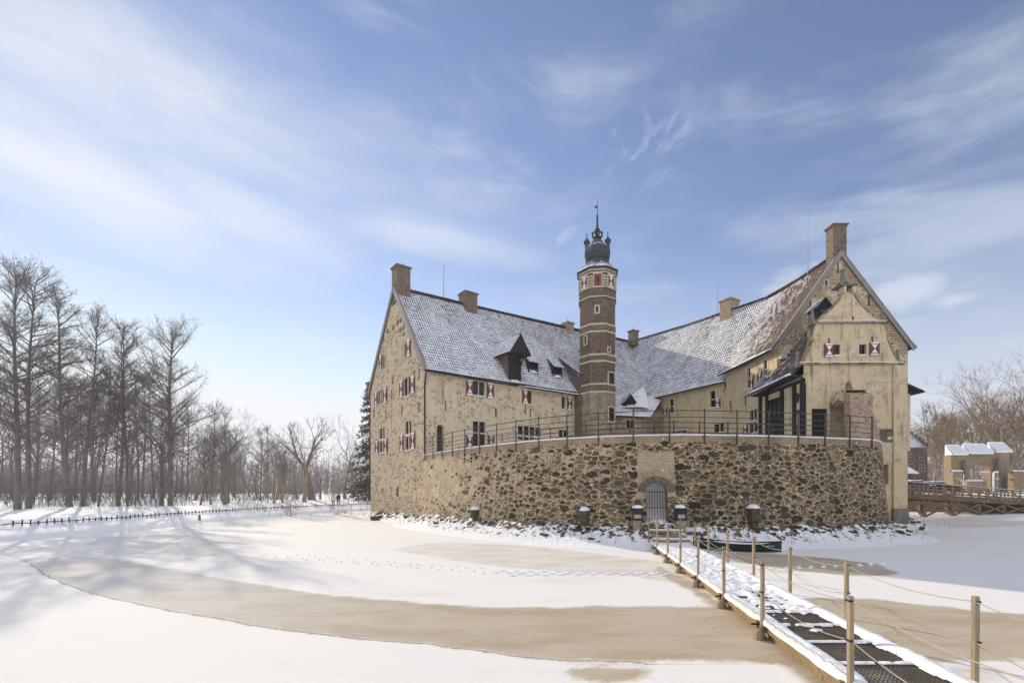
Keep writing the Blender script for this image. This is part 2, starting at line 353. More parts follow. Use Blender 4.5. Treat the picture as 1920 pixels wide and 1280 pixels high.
# distant woodland, old bark etc.
simple('far_wood',(.26,.22,.20),.95,.2,scale=.05,bump=0)

t=NT('weathered'); p=t.obj(); n=t.noise(p,3,5,.65); c=t.mix(t.ss(n,.42,.6),(.42,.33,.2),(.14,.115,.08)); M['weathered']=t.out(c,.9,t.bump(n,.5,.02),.15)
simple('grate',(.13,.115,.095),.7,.2)
simple('twig_gold',(.21,.145,.085),.95,.3,scale=1)
SUN_E=3.0; SKY_S=.12; EXPO=0.5; CLOUD_A=(5.0,5.25,5.75); CLOUD_B=(5.4,5.5,5.7); SKY_TINT=(1.08,.92,.92); HZ_C=(5.0,5.0,5.25); BACK_FILL_C=(6.7,6.75,7.2); HAZE=.0006
# ------------------------------------------------------------------ mesh helper
Z=V((0,0,1))
ORG={}
def autouv(pts,n):
    if abs(n.z)>.995: return [(p.x,p.y) for p in pts]
    tt=Z.cross(n).normalized(); bb=n.cross(tt)
    return [(p.dot(tt),p.dot(bb)) for p in pts]
class MB:
    def __init__(s): s.v=[];s.f=[];s.mi=[];s.uv=[];s.sm=False
    def poly(s,pts,mi=0,uv=None):
        pts=[V(p) for p in pts]
        if uv is None:
            n=V((0,0,0))
            for i in range(len(pts)):
                a,b=pts[i],pts[(i+1)%len(pts)]; n+=V(((a.y-b.y)*(a.z+b.z),(a.z-b.z)*(a.x+b.x),(a.x-b.x)*(a.y+b.y)))
            if n.length<1e-12: return
            uv=autouv(pts,n.normalized())
        i=len(s.v); s.v+=pts; s.f.append(list(range(i,i+len(pts)))); s.mi.append(mi); s.uv+=list(uv)
    def box(s,c,size,rot=None,mi=0,top=None):
        "c centre, size (x,y,z) full; rot Matrix 3x3"
        x,y,z=size[0]/2,size[1]/2,size[2]/2; c=V(c)
        k=top if top is not None else 1
        P=[V((a*x*(k if d>0 else 1),b*y*(k if d>0 else 1),d*z)) for d in(-1,1) for b in(-1,1) for a in(-1,1)]
        if rot is not None: P=[rot@p for p in P]
        P=[p+c for p in P]
        for q in ((0,2,3,1),(4,5,7,6),(0,1,5,4),(2,6,7,3),(0,4,6,2),(1,3,7,5)): s.poly([P[i] for i in q],mi)
    def bar(s,a,b,w,h=None,mi=0,up=None):
        "rectangular bar a->b, width w (horizontal), height h; uv v along bar"
        a=V(a);b=V(b);h=h or w; d=(b-a); L=d.length
        if L<1e-6: return
        d.normalize(); up=V(up) if up else (Z if abs(d.z)<.95 else V((0,1,0)))
        x=d.cross(up).normalized(); y=x.cross(d)
        r=[x*w/2*i+y*h/2*j for i,j in((-1,-1),(1,-1),(1,1),(-1,1))]
        u0=s.__dict__.get('seed',0)+ (a.x*3.1+a.y*1.7)
        for i in range(4):
            j=(i+1)%4; e=(r[i]-r[j]).length
            s.poly([a+r[i],a+r[j],b+r[j],b+r[i]],mi,[(u0+i*.3,0),(u0+i*.3+e,0),(u0+i*.3+e,L),(u0+i*.3,L)])
        s.poly([a+r[3],a+r[2],a+r[1],a+r[0]],mi); s.poly([b+q for q in r],mi)
    def tube(s,pts,rad,n=6,mi=0,cap=True):
        pts=[V(p) for p in pts]; k=len(pts)
        if not isinstance(rad,(list,tuple)): rad=[rad]*k
        base=len(s.v); prev=None
        for i,p in enumerate(pts):
            d=(pts[min(i+1,k-1)]-pts[max(i-1,0)]).normalized()
            ref=prev if prev is not None else (V((1,0,0)) if abs(d.x)<.8 else V((0,1,0)))
            x=(ref-d*ref.dot(d)).normalized(); prev=x; y=d.cross(x)
            for j in range(n):
                a=2*math.pi*j/n; s.v.append(p+x*math.cos(a)*rad[i]+y*math.sin(a)*rad[i])
        L=0
        for i in range(k-1):
            l=(pts[i+1]-pts[i]).length
            for j in range(n):
                j2=(j+1)%n
                s.f.append([base+i*n+j,base+i*n+j2,base+(i+1)*n+j2,base+(i+1)*n+j]); s.mi.append(mi)
                s.uv+=[(j*.1,L),(j*.1+.1,L),(j*.1+.1,L+l),(j*.1,L+l)]
            L+=l
        if cap:
            s.f.append([base+j for j in range(n)][::-1]); s.mi.append(mi); s.uv+=[(0,0)]*n
            s.f.append([base+(k-1)*n+j for j in range(n)]); s.mi.append(mi); s.uv+=[(0,0)]*n
    def rings(s,rs,closed=True,mi=0,uvs=None,capt=True,capb=False):
        "rs: list of rings (list of points)"
        n=len(rs[0])
        for i in range(len(rs)-1):
            for j in range(n if closed else n-1):
                j2=(j+1)%n
                uv=None
                if uvs: uv=[uvs[i][j],uvs[i][j+1],uvs[i+1][j+1],uvs[i+1][j]]
                s.poly([rs[i][j],rs[i][j2],rs[i+1][j2],rs[i+1][j]],mi,uv)
        if capt: s.poly(rs[-1],mi)
        if capb: s.poly(rs[0][::-1],mi)
    def ngon(s,c,ap,rot,profile,n=8,mi=0,capt=True,capb=False):
        "profile [(z,apothem)] regular n-gon with a face normal at angle rot"
        k=1/math.cos(math.pi/n); c=V(c)
        rs=[[c+V((math.cos(rot+math.pi/n+2*math.pi*j/n)*a*k,math.sin(rot+math.pi/n+2*math.pi*j/n)*a*k,z)) for j in range(n)] for z,a in profile]
        s.rings(rs,True,mi,None,capt,capb)
    def grid(s,fn,nu,nv,mi=0,uvfn=None,skip=None):
        base=len(s.v)
        for j in range(nv+1):
            for i in range(nu+1): s.v.append(V(fn(i/nu,j/nv)))
        for j in range(nv):
            for i in range(nu):
                if skip and skip((i+.5)/nu,(j+.5)/nv): continue
                q=[base+j*(nu+1)+i,base+j*(nu+1)+i+1,base+(j+1)*(nu+1)+i+1,base+(j+1)*(nu+1)+i]
                s.f.append(q); s.mi.append(mi)
                if uvfn: s.uv+=[uvfn(a/nu,b/nv) for a,b in((i,j),(i+1,j),(i+1,j+1),(i,j+1))]
                else: s.uv+=[(s.v[k].x,s.v[k].y) for k in q]
    def build(s,name,mats,parent=None,label=None,smooth=False,weld=False,attr=None):
        if isinstance(mats,str): mats=[mats]
        org=ORG.get(parent.name,V((0,0,0))) if parent else V((0,0,0))
        me=bpy.data.meshes.new(name)
        me.from_pydata([v-org for v in s.v],[],s.f)
        for m in mats: me.materials.append(M[m])
        me.polygons.foreach_set('material_index',s.mi)
        uvl=me.uv_layers.new(name='UVMap')
        uvl.data.foreach_set('uv',[c for u in s.uv for c in u])
        if attr:
            for an,fn in attr.items():
                a=me.attributes.new(an,'FLOAT','POINT'); a.data.foreach_set('value',[fn(v) for v in s.v])
        if smooth: me.polygons.foreach_set('use_smooth',[True]*len(me.polygons))
        if weld:
            bm=bmesh.new(); bm.from_mesh(me); bmesh.ops.remove_doubles(bm,verts=bm.verts,dist=1e-4); bm.to_mesh(me); bm.free()
            if smooth: me.polygons.foreach_set('use_smooth',[True]*len(me.polygons))
        me.update()
        o=bpy.data.objects.new(name,me); col.objects.link(o)
        if parent: o.parent=parent
        ORG[o.name]=org
        if label: o['label']=label
        return o
def thing(name,label,cat,loc=(0,0,0),group=None):
    o=bpy.data.objects.new(name,None); col.objects.link(o); o.location=loc; o.empty_display_size=.3
    o['label']=label; o['category']=cat
    if group: o['group']=group
    ORG[o.name]=V(loc); return o
def tag(o,label=None,cat=None,group=None,kind=None):
    if label:o['label']=label
    if cat:o['category']=cat
    if group:o['group']=group
    if kind:o['kind']=kind
    return o
def recenter(o,loc):
    "give a one-mesh thing its origin at its base"
    loc=V(loc); o.data.transform(Matrix.Translation(-loc)); o.location=loc; ORG[o.name]=loc; return o
def rz(a): return Matrix.Rotation(a,3,'Z')
# ------------------------------------------------------------------ walls
def clip(poly,a,b,c):
    "keep a*x+b*y<=c"
    out=[]
    for i in range(len(poly)):
        p,q=poly[i],poly[(i+1)%len(poly)]; dp=a*p[0]+b*p[1]-c; dq=a*q[0]+b*q[1]-c
        if dp<=0: out.append(p)
        if (dp<0<dq) or (dq<0<dp):
            t=dp/(dp-dq); out.append((p[0]+t*(q[0]-p[0]),p[1]+t*(q[1]-p[1])))
    return out
class Wall:
    def __init__(s,P0,P1,nsign=1,uoff=0):
        s.P0=V((P0[0],P0[1],0)); d=V((P1[0],P1[1],0))-s.P0; s.L=d.length; s.d=d.normalized()
        s.n=V((s.d.y,-s.d.x,0))*nsign; s.holes=[]; s.u=uoff; s.parts=[]
    def p(s,a,z,o=0): return s.P0+s.d*a+s.n*o+V((0,0,z))
    def hit(s,px,py):
        r=(px-CX)/F; a=(r*s.P0.y-s.P0.x)/(s.d.x-r*s.d.y); dep=s.P0.y+s.d.y*a
        return a,HC+(HY-py)/F*dep
    def rect(s,x0,x1,y0,y1):
        xm=(x0+x1)/2; a0=s.hit(x0,y0)[0]; a1=s.hit(x1,y0)[0]; z1=s.hit(xm,y0)[1]; z0=s.hit(xm,y1)[1]
        return min(a0,a1),max(a0,a1),z0,z1
    def mesh(s,mb,z0,z1,clips=(),depth=.28,mi=0,a0=0,a1=None,off=0):
        a1=s.L if a1 is None else a1
        xs=sorted(set([a0,a1]+[h[k] for h in s.holes for k in(0,1)])); zs=sorted(set([z0,z1]+[h[k] for h in s.holes for k in(2,3)]))
        xs=[x for x in xs if a0<=x<=a1]; zs=[z for z in zs if z0<=z<=z1]
        for i in range(len(xs)-1):
            for j in range(len(zs)-1):
                xm=(xs[i]+xs[i+1])/2; zm=(zs[j]+zs[j+1])/2
                if any(h[0]<xm<h[1] and h[2]<zm<h[3] for h in s.holes): continue
                q=[(xs[i],zs[j]),(xs[i+1],zs[j]),(xs[i+1],zs[j+1]),(xs[i],zs[j+1])]
                for c in clips:
                    q=clip(q,*c)
                    if len(q)<3: break
                if len(q)<3: continue
                mb.poly([s.p(x,z,off) for x,z in q],mi,[(x+s.u,z) for x,z in q])
        for h in s.holes:
            if h[1]<a0 or h[0]>a1: continue
            for (xa,za),(xb,zb) in (((h[0],h[2]),(h[1],h[2])),((h[1],h[2]),(h[1],h[3])),((h[1],h[3]),(h[0],h[3])),((h[0],h[3]),(h[0],h[2]))):
                mb.poly([s.p(xa,za,off),s.p(xb,zb,off),s.p(xb,zb,off-depth),s.p(xa,za,off-depth)],mi,[(0+s.u,0),(abs(xb-xa)+abs(zb-za)+s.u,0),(abs(xb-xa)+abs(zb-za)+s.u,depth),(s.u,depth)])
    def bx(s,mb,a0,a1,z0,z1,o0,o1,mi=0):
        P=[s.p(a,z,o) for o in(o0,o1) for z in(z0,z1) for a in(a0,a1)]
        for q in ((0,1,3,2),(4,6,7,5),(0,4,5,1),(2,3,7,6),(0,2,6,4),(1,5,7,3)): mb.poly([P[i] for i in q],mi)
def shutter(w,a0,a1,z0,z1,par):
    mb=MB(); o0,o1=.05,.10
    w.bx(mb,a0,a1,z0,z1,o0,o1,1)
    o=o1+.004; c=w.p((a0+a1)/2,(z0+z1)/2,o); q=[w.p(a0,z0,o),w.p(a1,z0,o),w.p(a1,z1,o),w.p(a0,z1,o)]
    mb.poly([q[0],q[1],c],0); mb.poly([q[1],q[2],c],1); mb.poly([q[2],q[3],c],0); mb.poly([q[3],q[0],c],1)
    for z in(z0+.15*(z1-z0),z0+.85*(z1-z0)): w.bx(mb,a0+.04,a1-.04,z-.02,z+.02,o,o+.012,2)
    for aa in (a0,a1-.03): w.bx(mb,aa,aa+.03,z0,z1,o+.002,o+.016,0 if False else 1)
    return mb.build('shutter',['white_paint','red_paint','black_metal'],par)
def window(w,par,r,cols=2,rows=2,shut=(),surround=.13,snow=True,tr='stone_trim',mull=.10,label=None,depth=.28,split=.5):
    "r = pixel rect x0,x1,y0,y1 or metre rect tuple with 'm' first"
    a0,a1,z0,z1=w.rect(*r) if r[0]!='m' else r[1:]
    w.holes.append((a0,a1,z0,z1))
    mb=MB(); s=surround
    if s:
        w.bx(mb,a0-s,a0,z0-s*.7,z1+s,-.02,.022); w.bx(mb,a1,a1+s,z0-s*.7,z1+s,-.02,.022)
        w.bx(mb,a0,a1,z1,z1+s,-.02,.022); w.bx(mb,a0,a1,z0-s*.7,z0,-.02,.05)
    for i in range(1,cols):
        x=a0+(a1-a0)*i/cols; w.bx(mb,x-mull/2,x+mull/2,z0,z1,-.2,-.03)
    rz_=[z0+(z1-z0)*(split if rows==2 else j/rows) for j in range(1,rows)]
    for z in rz_:
        for i in range(cols):
            xa=a0+(a1-a0)*i/cols+(mull/2 if i else 0); xb=a0+(a1-a0)*(i+1)/cols-(mull/2 if i<cols-1 else 0)
            w.bx(mb,xa,xb,z-mull/2,z+mull/2,-.2,-.035)
    f=mb.build('window',tr,par,label)
    pb=MB(); pb.poly([w.p(a0,z0,-.16),w.p(a1,z0,-.16),w.p(a1,z1,-.16),w.p(a0,z1,-.16)])
    pb.build('pane','glass',f)
    gb=MB()
    for i in range(cols):
        xa=a0+(a1-a0)*i/cols; xb=a0+(a1-a0)*(i+1)/cols
        gb_m=(xa+xb)/2
        w.bx(gb,xa+.03,xa+.075,z0,z1,-.15,-.115); w.bx(gb,xb-.075,xb-.03,z0,z1,-.15,-.115)
        w.bx(gb,gb_m-.012,gb_m+.012,z0,z1,-.155,-.135)
        nz=max(2,int((z1-z0)/.32))
        for k in range(1,nz):
            zz=z0+(z1-z0)*k/nz; w.bx(gb,xa+.075,xb-.075,zz-.01,zz+.01,-.157,-.137)
    gb.build('casement','dark_wood',f)
    if snow:
        sb=MB()
        def sl(xa,xb,z):
            sb=MB()
            P=[w.p(x,zz,o) for x in(xa,xb) for zz,o in((z,-.14),(z,.05),(z+.05,.03),(z+.09,-.05),(z+.10,-.14))]
            for k in range(4): sb.poly([P[k],P[k+5],P[k+6],P[k+1]])
            sb.poly(P[:5]); sb.poly(P[5:][::-1]); sb.build('sill_snow','snow',f)
        sl(a0+.02,a1-.02,z0+.001)
        for z in rz_: 
            if R.random()<.6: sl(a0+.05,a1-.05,z+mull/2)
    for sh in shut:
        b0,b1,y0,y1=w.rect(*sh); shutter(w,b0,b1,y0,y1,f)
    return f
def anchor(w,px,py,par):
    a,z=w.hit(px,py); mb=MB(); w.bx(mb,a-.03,a+.03,z-.4,z+.4,.0,.05); mb.build('wall_anchor','black_metal',par)
def roofpatch(e0,e1,r1,r0,name,mat,par,cover,sag=.10,thick=.16,nu=28,nv=14,seed=0,uoff=0,label=None,flare=.25):
    "e0->e1 eave, r0->r1 ridge. cover(s,t,p)->snow bias"
    e0,e1,r1,r0=map(V,(e0,e1,r1,r0)); Le=(e1-e0).length; H=((r0-e0).length+(r1-e1).length)/2
    nrm=(e1-e0).cross(r0-e0).normalized()
    if nrm.z<0: nrm=-nrm
    def fn(s,t):
        p=e0.lerp(e1,s).lerp(r0.lerp(r1,s),t)
        p=p+nrm*(-sag*math.sin(math.pi*s)*math.sin(math.pi*(.15+.7*t))+ .05*mnoise.noise(V((s*Le*.35+seed,t*H*.35,seed))))
        if t<.12: p=p+nrm*flare*(1-t/.12)**2*.5
        return p
    # u measured so columns of tiles run straight up the slope
    ed=(e1-e0).normalized()
    mb=MB(); vals=[]
    def uvf(s,t):
        q=e0.lerp(e1,s).lerp(r0.lerp(r1,s),t)-e0
        u=q.dot(ed); return (u+uoff,(q-ed*u).length)
    mb.grid(fn,nu,nv,0,uvf)
    cv=[cover(i/nu,j/nv) for j in range(nv+1) for i in range(nu+1)]
    # rim faces
    k0=len(mb.v)
    def edge(pts):
        for a,b in zip(pts[:-1],pts[1:]): mb.poly([a,b,b-nrm*thick,a-nrm*thick],0)
    edge([fn(i/nu,0) for i in range(nu+1)]); edge([fn(i/nu,1) for i in range(nu+1)])
    edge([fn(0,j/nv) for j in range(nv+1)]); edge([fn(1,j/nv) for j in range(nv+1)])
    mb.grid(lambda s,t:fn(s,t)-nrm*thick,max(2,nu//3),max(2,nv//2),0)
    cv+= [-.3]*(len(mb.v)-len(cv))
    org=ORG[par.name]; it=iter(cv)
    o=mb.build(name,mat,par,label,attr={'cover':lambda v:next(it)})
    return o,fn
def ridge(pts,par,mat='pantile_red'):
    mb=MB(); pts=[V(p) for p in pts]; vv=[]
    d0=None
    for a,b in zip(pts[:-1],pts[1:]):
        L=(b-a).length; n=max(1,int(L/.4)); d=(b-a).normalized(); x=d.cross(Z).normalized(); y=x.cross(d)
        for i in range(n):
            p=a+d*(L*i/n); q=a+d*(L*(i+1)/n+.02); h=.02*R.random()
            A=[p+x*.17*math.cos(t)+y*(.15*math.sin(t)+h) for t in [k*math.pi/5 for k in range(6)]]
            B=[q+x*.145*math.cos(t)+y*(.12*math.sin(t)+h) for t in [k*math.pi/5 for k in range(6)]]
            for k in range(5): mb.poly([A[k],A[k+1],B[k+1],B[k]])
            mb.poly(A)
    return mb.build('ridge_tiles',mat,par,attr={'cover':lambda v:-.12})
def gutter(pts,par,r=.09,snow=True,name='gutter'):
    mb=MB(); pts=[V(p) for p in pts]
    for a,b in zip(pts[:-1],pts[1:]):
        d=(b-a).normalized(); x=d.cross(Z).normalized()
        A=[a+x*r*math.cos(t)-Z*r*math.sin(t) for t in [k*math.pi/5 for k in range(6)]]
        B=[p+(b-a) for p in A]
        for k in range(5): mb.poly([A[k],B[k],B[k+1],A[k+1]])
    g=mb.build(name,'black_metal',par)
    if snow:
        sb=MB()
        for a,b in zip(pts[:-1],pts[1:]):
            n=max(2,int((b-a).length/.5)); k=[a.lerp(b,i/n)+Z*(.03+.05*R.random()) for i in range(n+1)]
            sb.tube(k,[.05+.045*R.random() for _ in k],6)
        sb.build('gutter_snow','snow',g,smooth=True)
    return g
def downpipe(pts,par,r=.055):
    mb=MB(); mb.tube(pts,r,8)
    return mb.build('downpipe','black_metal',par,smooth=True)
def chimney(c,sx,sy,z0,z1,rot,par,mat='brick_chimney',snow=True):
    mb=MB(); c=V(c); r=rz(rot)
    mb.box(c+V((0,0,(z0+z1-.18)/2)),(sx,sy,z1-.18-z0),r)
    mb.box(c+V((0,0,z1-.14)),(sx+.12,sy+.12,.08),r); mb.box(c+V((0,0,z1-.05)),(sx+.22,sy+.22,.096),r)
    o=mb.build('chimney',mat,par)
    if snow:
        sb=MB(); sb.box(c+V((0,0,z1+.025)),(sx+.16,sy+.16,.05),r,0,.9); sb.build('snow_cap','snow',o)
    return o
# ================================================================== CASTLE
dAB=V((-.6056,.7958,0)); dBC=V((.7954,.6061,0))
B=V((-6.916,38,0)); A=B+dAB*11.24; ZE=12.1; ZR=20.35
nBC=V((dBC.y,-dBC.x,0))
# --- left wing
lw=thing('castle_wing','tan plastered castle wing with its gable at the left end beside open ice','building',(B.x,B.y,0))
wG=Wall(A,B,1,0)     # gable wall A->B, normal faces left/front
wC=Wall(B,B+dBC*27.1,1,20)
for r,sh,c,ro in [((758.6,763.6,644,671),[(763.9,770.8,637,668)],1,1),((717.7,724,666,692),[(712.3,717.4,666,695)],2,1),
        ((709.3,719.8,731,758),[(704,709,735,762),(720.2,726.4,727,755.5)],3,1),((757.3,770.8,707,742),[(750.8,757,714.4,744.6),(771.2,778.7,705,737)],2,1),
        ((711.5,721.2,802,849),[(705,710.8,825.7,851.5),(721.6,727.3,822,849)],2,2),((760,771.6,789,844),[(751.6,757.6,815,845),(771.8,779.3,810,842)],2,2)]:
    window(wG,lw,r,c,ro,sh,surround=.10,mull=.14)
for r in [(715,717.8,914,924),(743,747.2,913,930)]: window(wG,lw,r,1,1,(),surround=0,snow=False)
for r,sh,c,ro in [((886.8,908.4,715,742),[(873.4,886.5,712.5,741.5),(912.7,924.8,717.7,747)],2,1),((990,996.4,732.8,758),[(978.8,989.7,729,757)],1,1),
        ((1053,1059.3,743.8,766.8),[(1063,1071.3,743.8,769)],1,1),((886.5,909.6,790,838),[(873.6,886,814,841),(914,925,814,836)],2,2),
        ((971,1013.8,799.6,827),[],4,2),((1047.7,1065,806,820),[],2,1)]:
    window(wC,lw,r,c,ro,sh,surround=.14,split=.55 if ro==2 and c==2 else .3)
# blind niche and arched door in the long wall
def arched(w,r,par,name,mat,depth=.3,fill=None,rim='stone_trim'):
    a0,a1,z0,z1=w.rect(*r); w.holes.append((a0,a1,z0,z1)); am=(a0+a1)/2; ra=(a1-a0)/2
    mb=MB(); zc=z1-ra*.75
    w.bx(mb,a0-.12,a0,z0,zc,-.02,.03); w.bx(mb,a1,a1+.12,z0,zc,-.02,.03)
    n=8; arc=[(am-ra*math.cos(math.pi*k/n),zc+ra*.75*math.sin(math.pi*k/n)) for k in range(n+1)]
    for k in range(n):   # spandrels
        x0,q0=arc[k]; x1,q1=arc[k+1]
        mb.poly([w.p(x0,q0,0),w.p(x1,q1,0),w.p(x1,z1,0),w.p(x0,z1,0)]); mb.poly([w.p(x0,q0,0),w.p(x1,q1,0),w.p(x1,q1,-depth),w.p(x0,q0,-depth)])
        e0=((x0-am)*1.22+am,(q0-zc)*1.22+zc); e1=((x1-am)*1.22+am,(q1-zc)*1.22+zc)
        mb.poly([w.p(x0,q0,.03),w.p(x1,q1,.03),w.p(*e1,.03),w.p(*e0,.03)])
    o=mb.build(name,rim,par)
    fb=MB(); fb.poly([w.p(a0,z0,-depth+.02),w.p(a1,z0,-depth+.02),w.p(a1,z1,-depth+.02),w.p(a0,z1,-depth+.02)]); fb.build('door_leaf' if name=='door' else 'niche_back',fill,o)
    return o
arched(wC,(820,832,709,757),lw,'niche','plaster_court',.25,'plaster_court')
arched(wC,(818.9,832,796,849),lw,'door','stone_trim',.3,'dark_wood')
mb=MB(); s5=wG.L/2
cl=[(-(ZR-ZE),s5,ZE*s5+0.0),((ZR-ZE),s5,ZR*s5+(ZR-ZE)*s5)]   # z<=ZE+(ZR-ZE)/s5*a ; other side
wG.mesh(mb,-.3,ZR,clips=[(-(ZR-ZE)/s5,1,ZE),((ZR-ZE)/s5,1,ZE+(ZR-ZE)*2)])
wC.mesh(mb,-.3,ZE+.15,mi=1)
# far sides so the volume is closed
C2=B+dBC*34; A2=A+dBC*38
mb.poly([A,A2,A2+Z*ZE,A+Z*ZE])
mb.build('wall',['plaster_left','plaster_court'],lw)
mb=MB()
for px,py in [(735,738),(737,712),(777,702),(786,700),(701,775),(724,777),(754,767),(786,763)]: anchor(wG,px,py,lw)
for px,py in [(835.5,760),(929,773),(930,773),(985,768),(994,774)]: anchor(wC,px,py,lw)
mb=MB()
for px,py,w_ in [(746,603,.16),(752,599,.1),(738,612,.14),(751,617,.12),(757,612,.12),(727,619,.12),(720,636,.1),(758,625,.08)]:
    a,z=wG.hit(px,py); wG.bx(mb,a-w_,a+w_,z-w_,z+w_,.002,.05)
    wG.bx(mb,a-w_-.08,a+w_+.08,z-w_-.1,z-w_,.0,.10)
mb.build('pigeon_hole','stone_grey',lw)
R0=V((A+B)/2)+Z*ZR; 
apex=R0; RJ=V((15.3,62.0,21.5)); 
ov=.42
E0=B+nBC*ov-dBC*.12+Z*(ZE-.18); VJ=V((14.66,54.4,12.6))
EV=V((B+dBC*26.7))+nBC*ov+Z*(12.35)
hx=lambda s,t,c=.50: c
rw,fL=roofpatch(E0,EV,RJ,R0-dBC*.12,'roof','pantile',lw,lambda s,t:.66-.20*max(0,t-.55)/.45-.12*abs(s-.25)+(.25 if t<.06 else 0),sag=.15,nu=36,nv=16)
A_=A-nBC*0
E1=A-nBC*ov*0+V((-.7954,-.6061,0))*.12
# hidden rear slope
rear,_=roofpatch(A+dAB*ov-dBC*.12+Z*(ZE-.18),A2+dAB*ov+Z*ZE,RJ,R0-dBC*.12,'roof','pantile',lw,lambda s,t:.4,sag=.05,nu=8,nv=6)
ridge([R0-dBC*.1+Z*.04,R0.lerp(RJ,.35)+Z*-.05,R0.lerp(RJ,.7)-Z*.02,RJ+Z*.04],rw)
# verge boards
def verge(a,b,n,par,w=.05,h=.30,mat='lead',down=.12):
    mb=MB(); a=V(a);b=V(b); up=(b-a).normalized().cross(n).normalized()
    if up.z<0: up=-up
    mb.bar(a+n*.14-up*down,b+n*.14-up*down,w,h,up=up)
    mb.bar(a+n*.05+up*.05,b+n*.05+up*.05,.25,.05,up=up)
    return mb.build('verge_board',mat,par)
nG=wG.n
verge(E0+dBC*.12+Z*.1,R0+Z*.1,nG,lw); verge(A+dAB*ov+Z*(ZE-.1),R0+Z*.1,nG,lw)
gutter([E0+nBC*.1-Z*.03,E0+nBC*.1+dBC*9.0-Z*.08],rw,snow=False); gutter([E0+nBC*.1+dBC*9.9-Z*.06,E0+nBC*.1+dBC*17.5+Z*.02],rw,snow=True)
downpipe([E0+nBC*.1-Z*.1,E0+nBC*.1-Z*.35,B+nBC*.12-dBC*.0-Z*-(ZE-1.2),B+nBC*.12+Z*6.0,B+nBC*.14+Z*.9],lw,.07)
downpipe([V(B+dBC*16.6+nBC*.4+Z*11.9),V(B+dBC*16.6+nBC*.12+Z*11.4),V(B+dBC*16.6+nBC*.12+Z*5.3)],lw,.06)
chimney(R0+dBC*.62-Z*R0.z,1.25,1.15,ZR-1.5,22.25,math.atan2(dBC.y,dBC.x),rw)
cc=R0.lerp(RJ,.2); p7=R0+dBC*7.6
chimney((p7.x,p7.y,0),1.35,1.25,ZR-1.0,21.65,math.atan2(dBC.y,dBC.x),rw)
p21=R0+dBC*21.0; chimney((p21.x,p21.y,0),.95,.95,19.5,21.6,math.atan2(dBC.y,dBC.x),rw,'brick_pier')
def rod(p,h,par):
    mb=MB(); mb.tube([p,p+V((0,0,h*.6)),p+V((.02,0,h))],[.028,.02,.012],5); return mb.build('lightning_rod','zinc',par)
p=R0+dBC*4.9; rod(V((p.x,p.y,20.3)),3.6,rw)
p=R0+dBC*.9; rod(V((p.x,p.y,22.2)),.6,rw); p=R0+dBC*20.9; rod(V((p.x,p.y,21.6)),.8,rw)
# hoist dormer
ds,_=wC.hit(963,700)
dm=MB(); w=wC
w.bx(dm,ds-.62,ds+.62,12.0,14.9,-1.6,.06,0)
dmo=dm.build('dormer','brick_chimney',rw)
db=MB(); w.bx(db,ds-.58,ds+.58,12.35,14.7,.06,.12,0)
for x in (-.58,.58): w.bx(db,ds+x-.09,ds+x+.09,12.2,14.7,.08,.24,0)
w.bx(db,ds-.62,ds+.62,14.2,14.32,.10,.26,0)
for x in(-.58,.58): db.bar(w.p(ds+x,13.6,.2),w.p(ds+x,14.75,.95),.1)
w.bx(db,ds-.95,ds+.95,14.7,14.82,0,1.0,0)
db.poly([w.p(ds-1.05,14.82,.95),w.p(ds+1.05,14.82,.95),w.p(ds,16.35,.95)]); db.poly([w.p(ds-1.05,14.82,.89),w.p(ds+1.05,14.82,.89),w.p(ds,16.35,.89)])
for k in range(-4,5): 
    x=k*.21; h=1.53*(1-abs(x)/1.05); w.bx(db,ds+x-.012,ds+x+.012,14.84,14.82+max(h-.06,.02),.95,.972)
db.build('hoist_door','dark_wood',dmo)
for sg in(-1,1):
    e0=w.p(ds+sg*1.2,14.6,1.05); e1=w.p(ds+sg*1.2,14.6,-2.6); r0=w.p(ds,16.42,1.05); r1=w.p(ds,16.42,-4.2)
    roofpatch(e0,e1,r1,r0,'dormer_roof','pantile',dmo,lambda s,t:.75,sag=.0,thick=.08,nu=6,nv=5,flare=0)
# snow heap below hoist door
def lump(c,sx,sy,sz,name,par,mat='snow',seed=0,rot=0,n=14):
    mb=MB(); c=V(c)
    def fn(s,t):
        th=s*2*math.pi; ph=t*math.pi/2; r=1+.15*mnoise.noise(V((math.cos(th)*1.3+seed,math.sin(th)*1.3,ph*2)))
        q=V((math.cos(th)*math.cos(ph)*sx*r,math.sin(th)*math.cos(ph)*sy*r,math.sin(ph)*sz*r)); return c+rz(rot)@q
    mb.grid(fn,n,max(4,n//2)); return mb.build(name,mat,par,smooth=True,weld=True)
lump(w.p(ds,12.1,.15),.75,.3,.3,'snow_heap',dmo,rot=math.atan2(dBC.y,dBC.x))
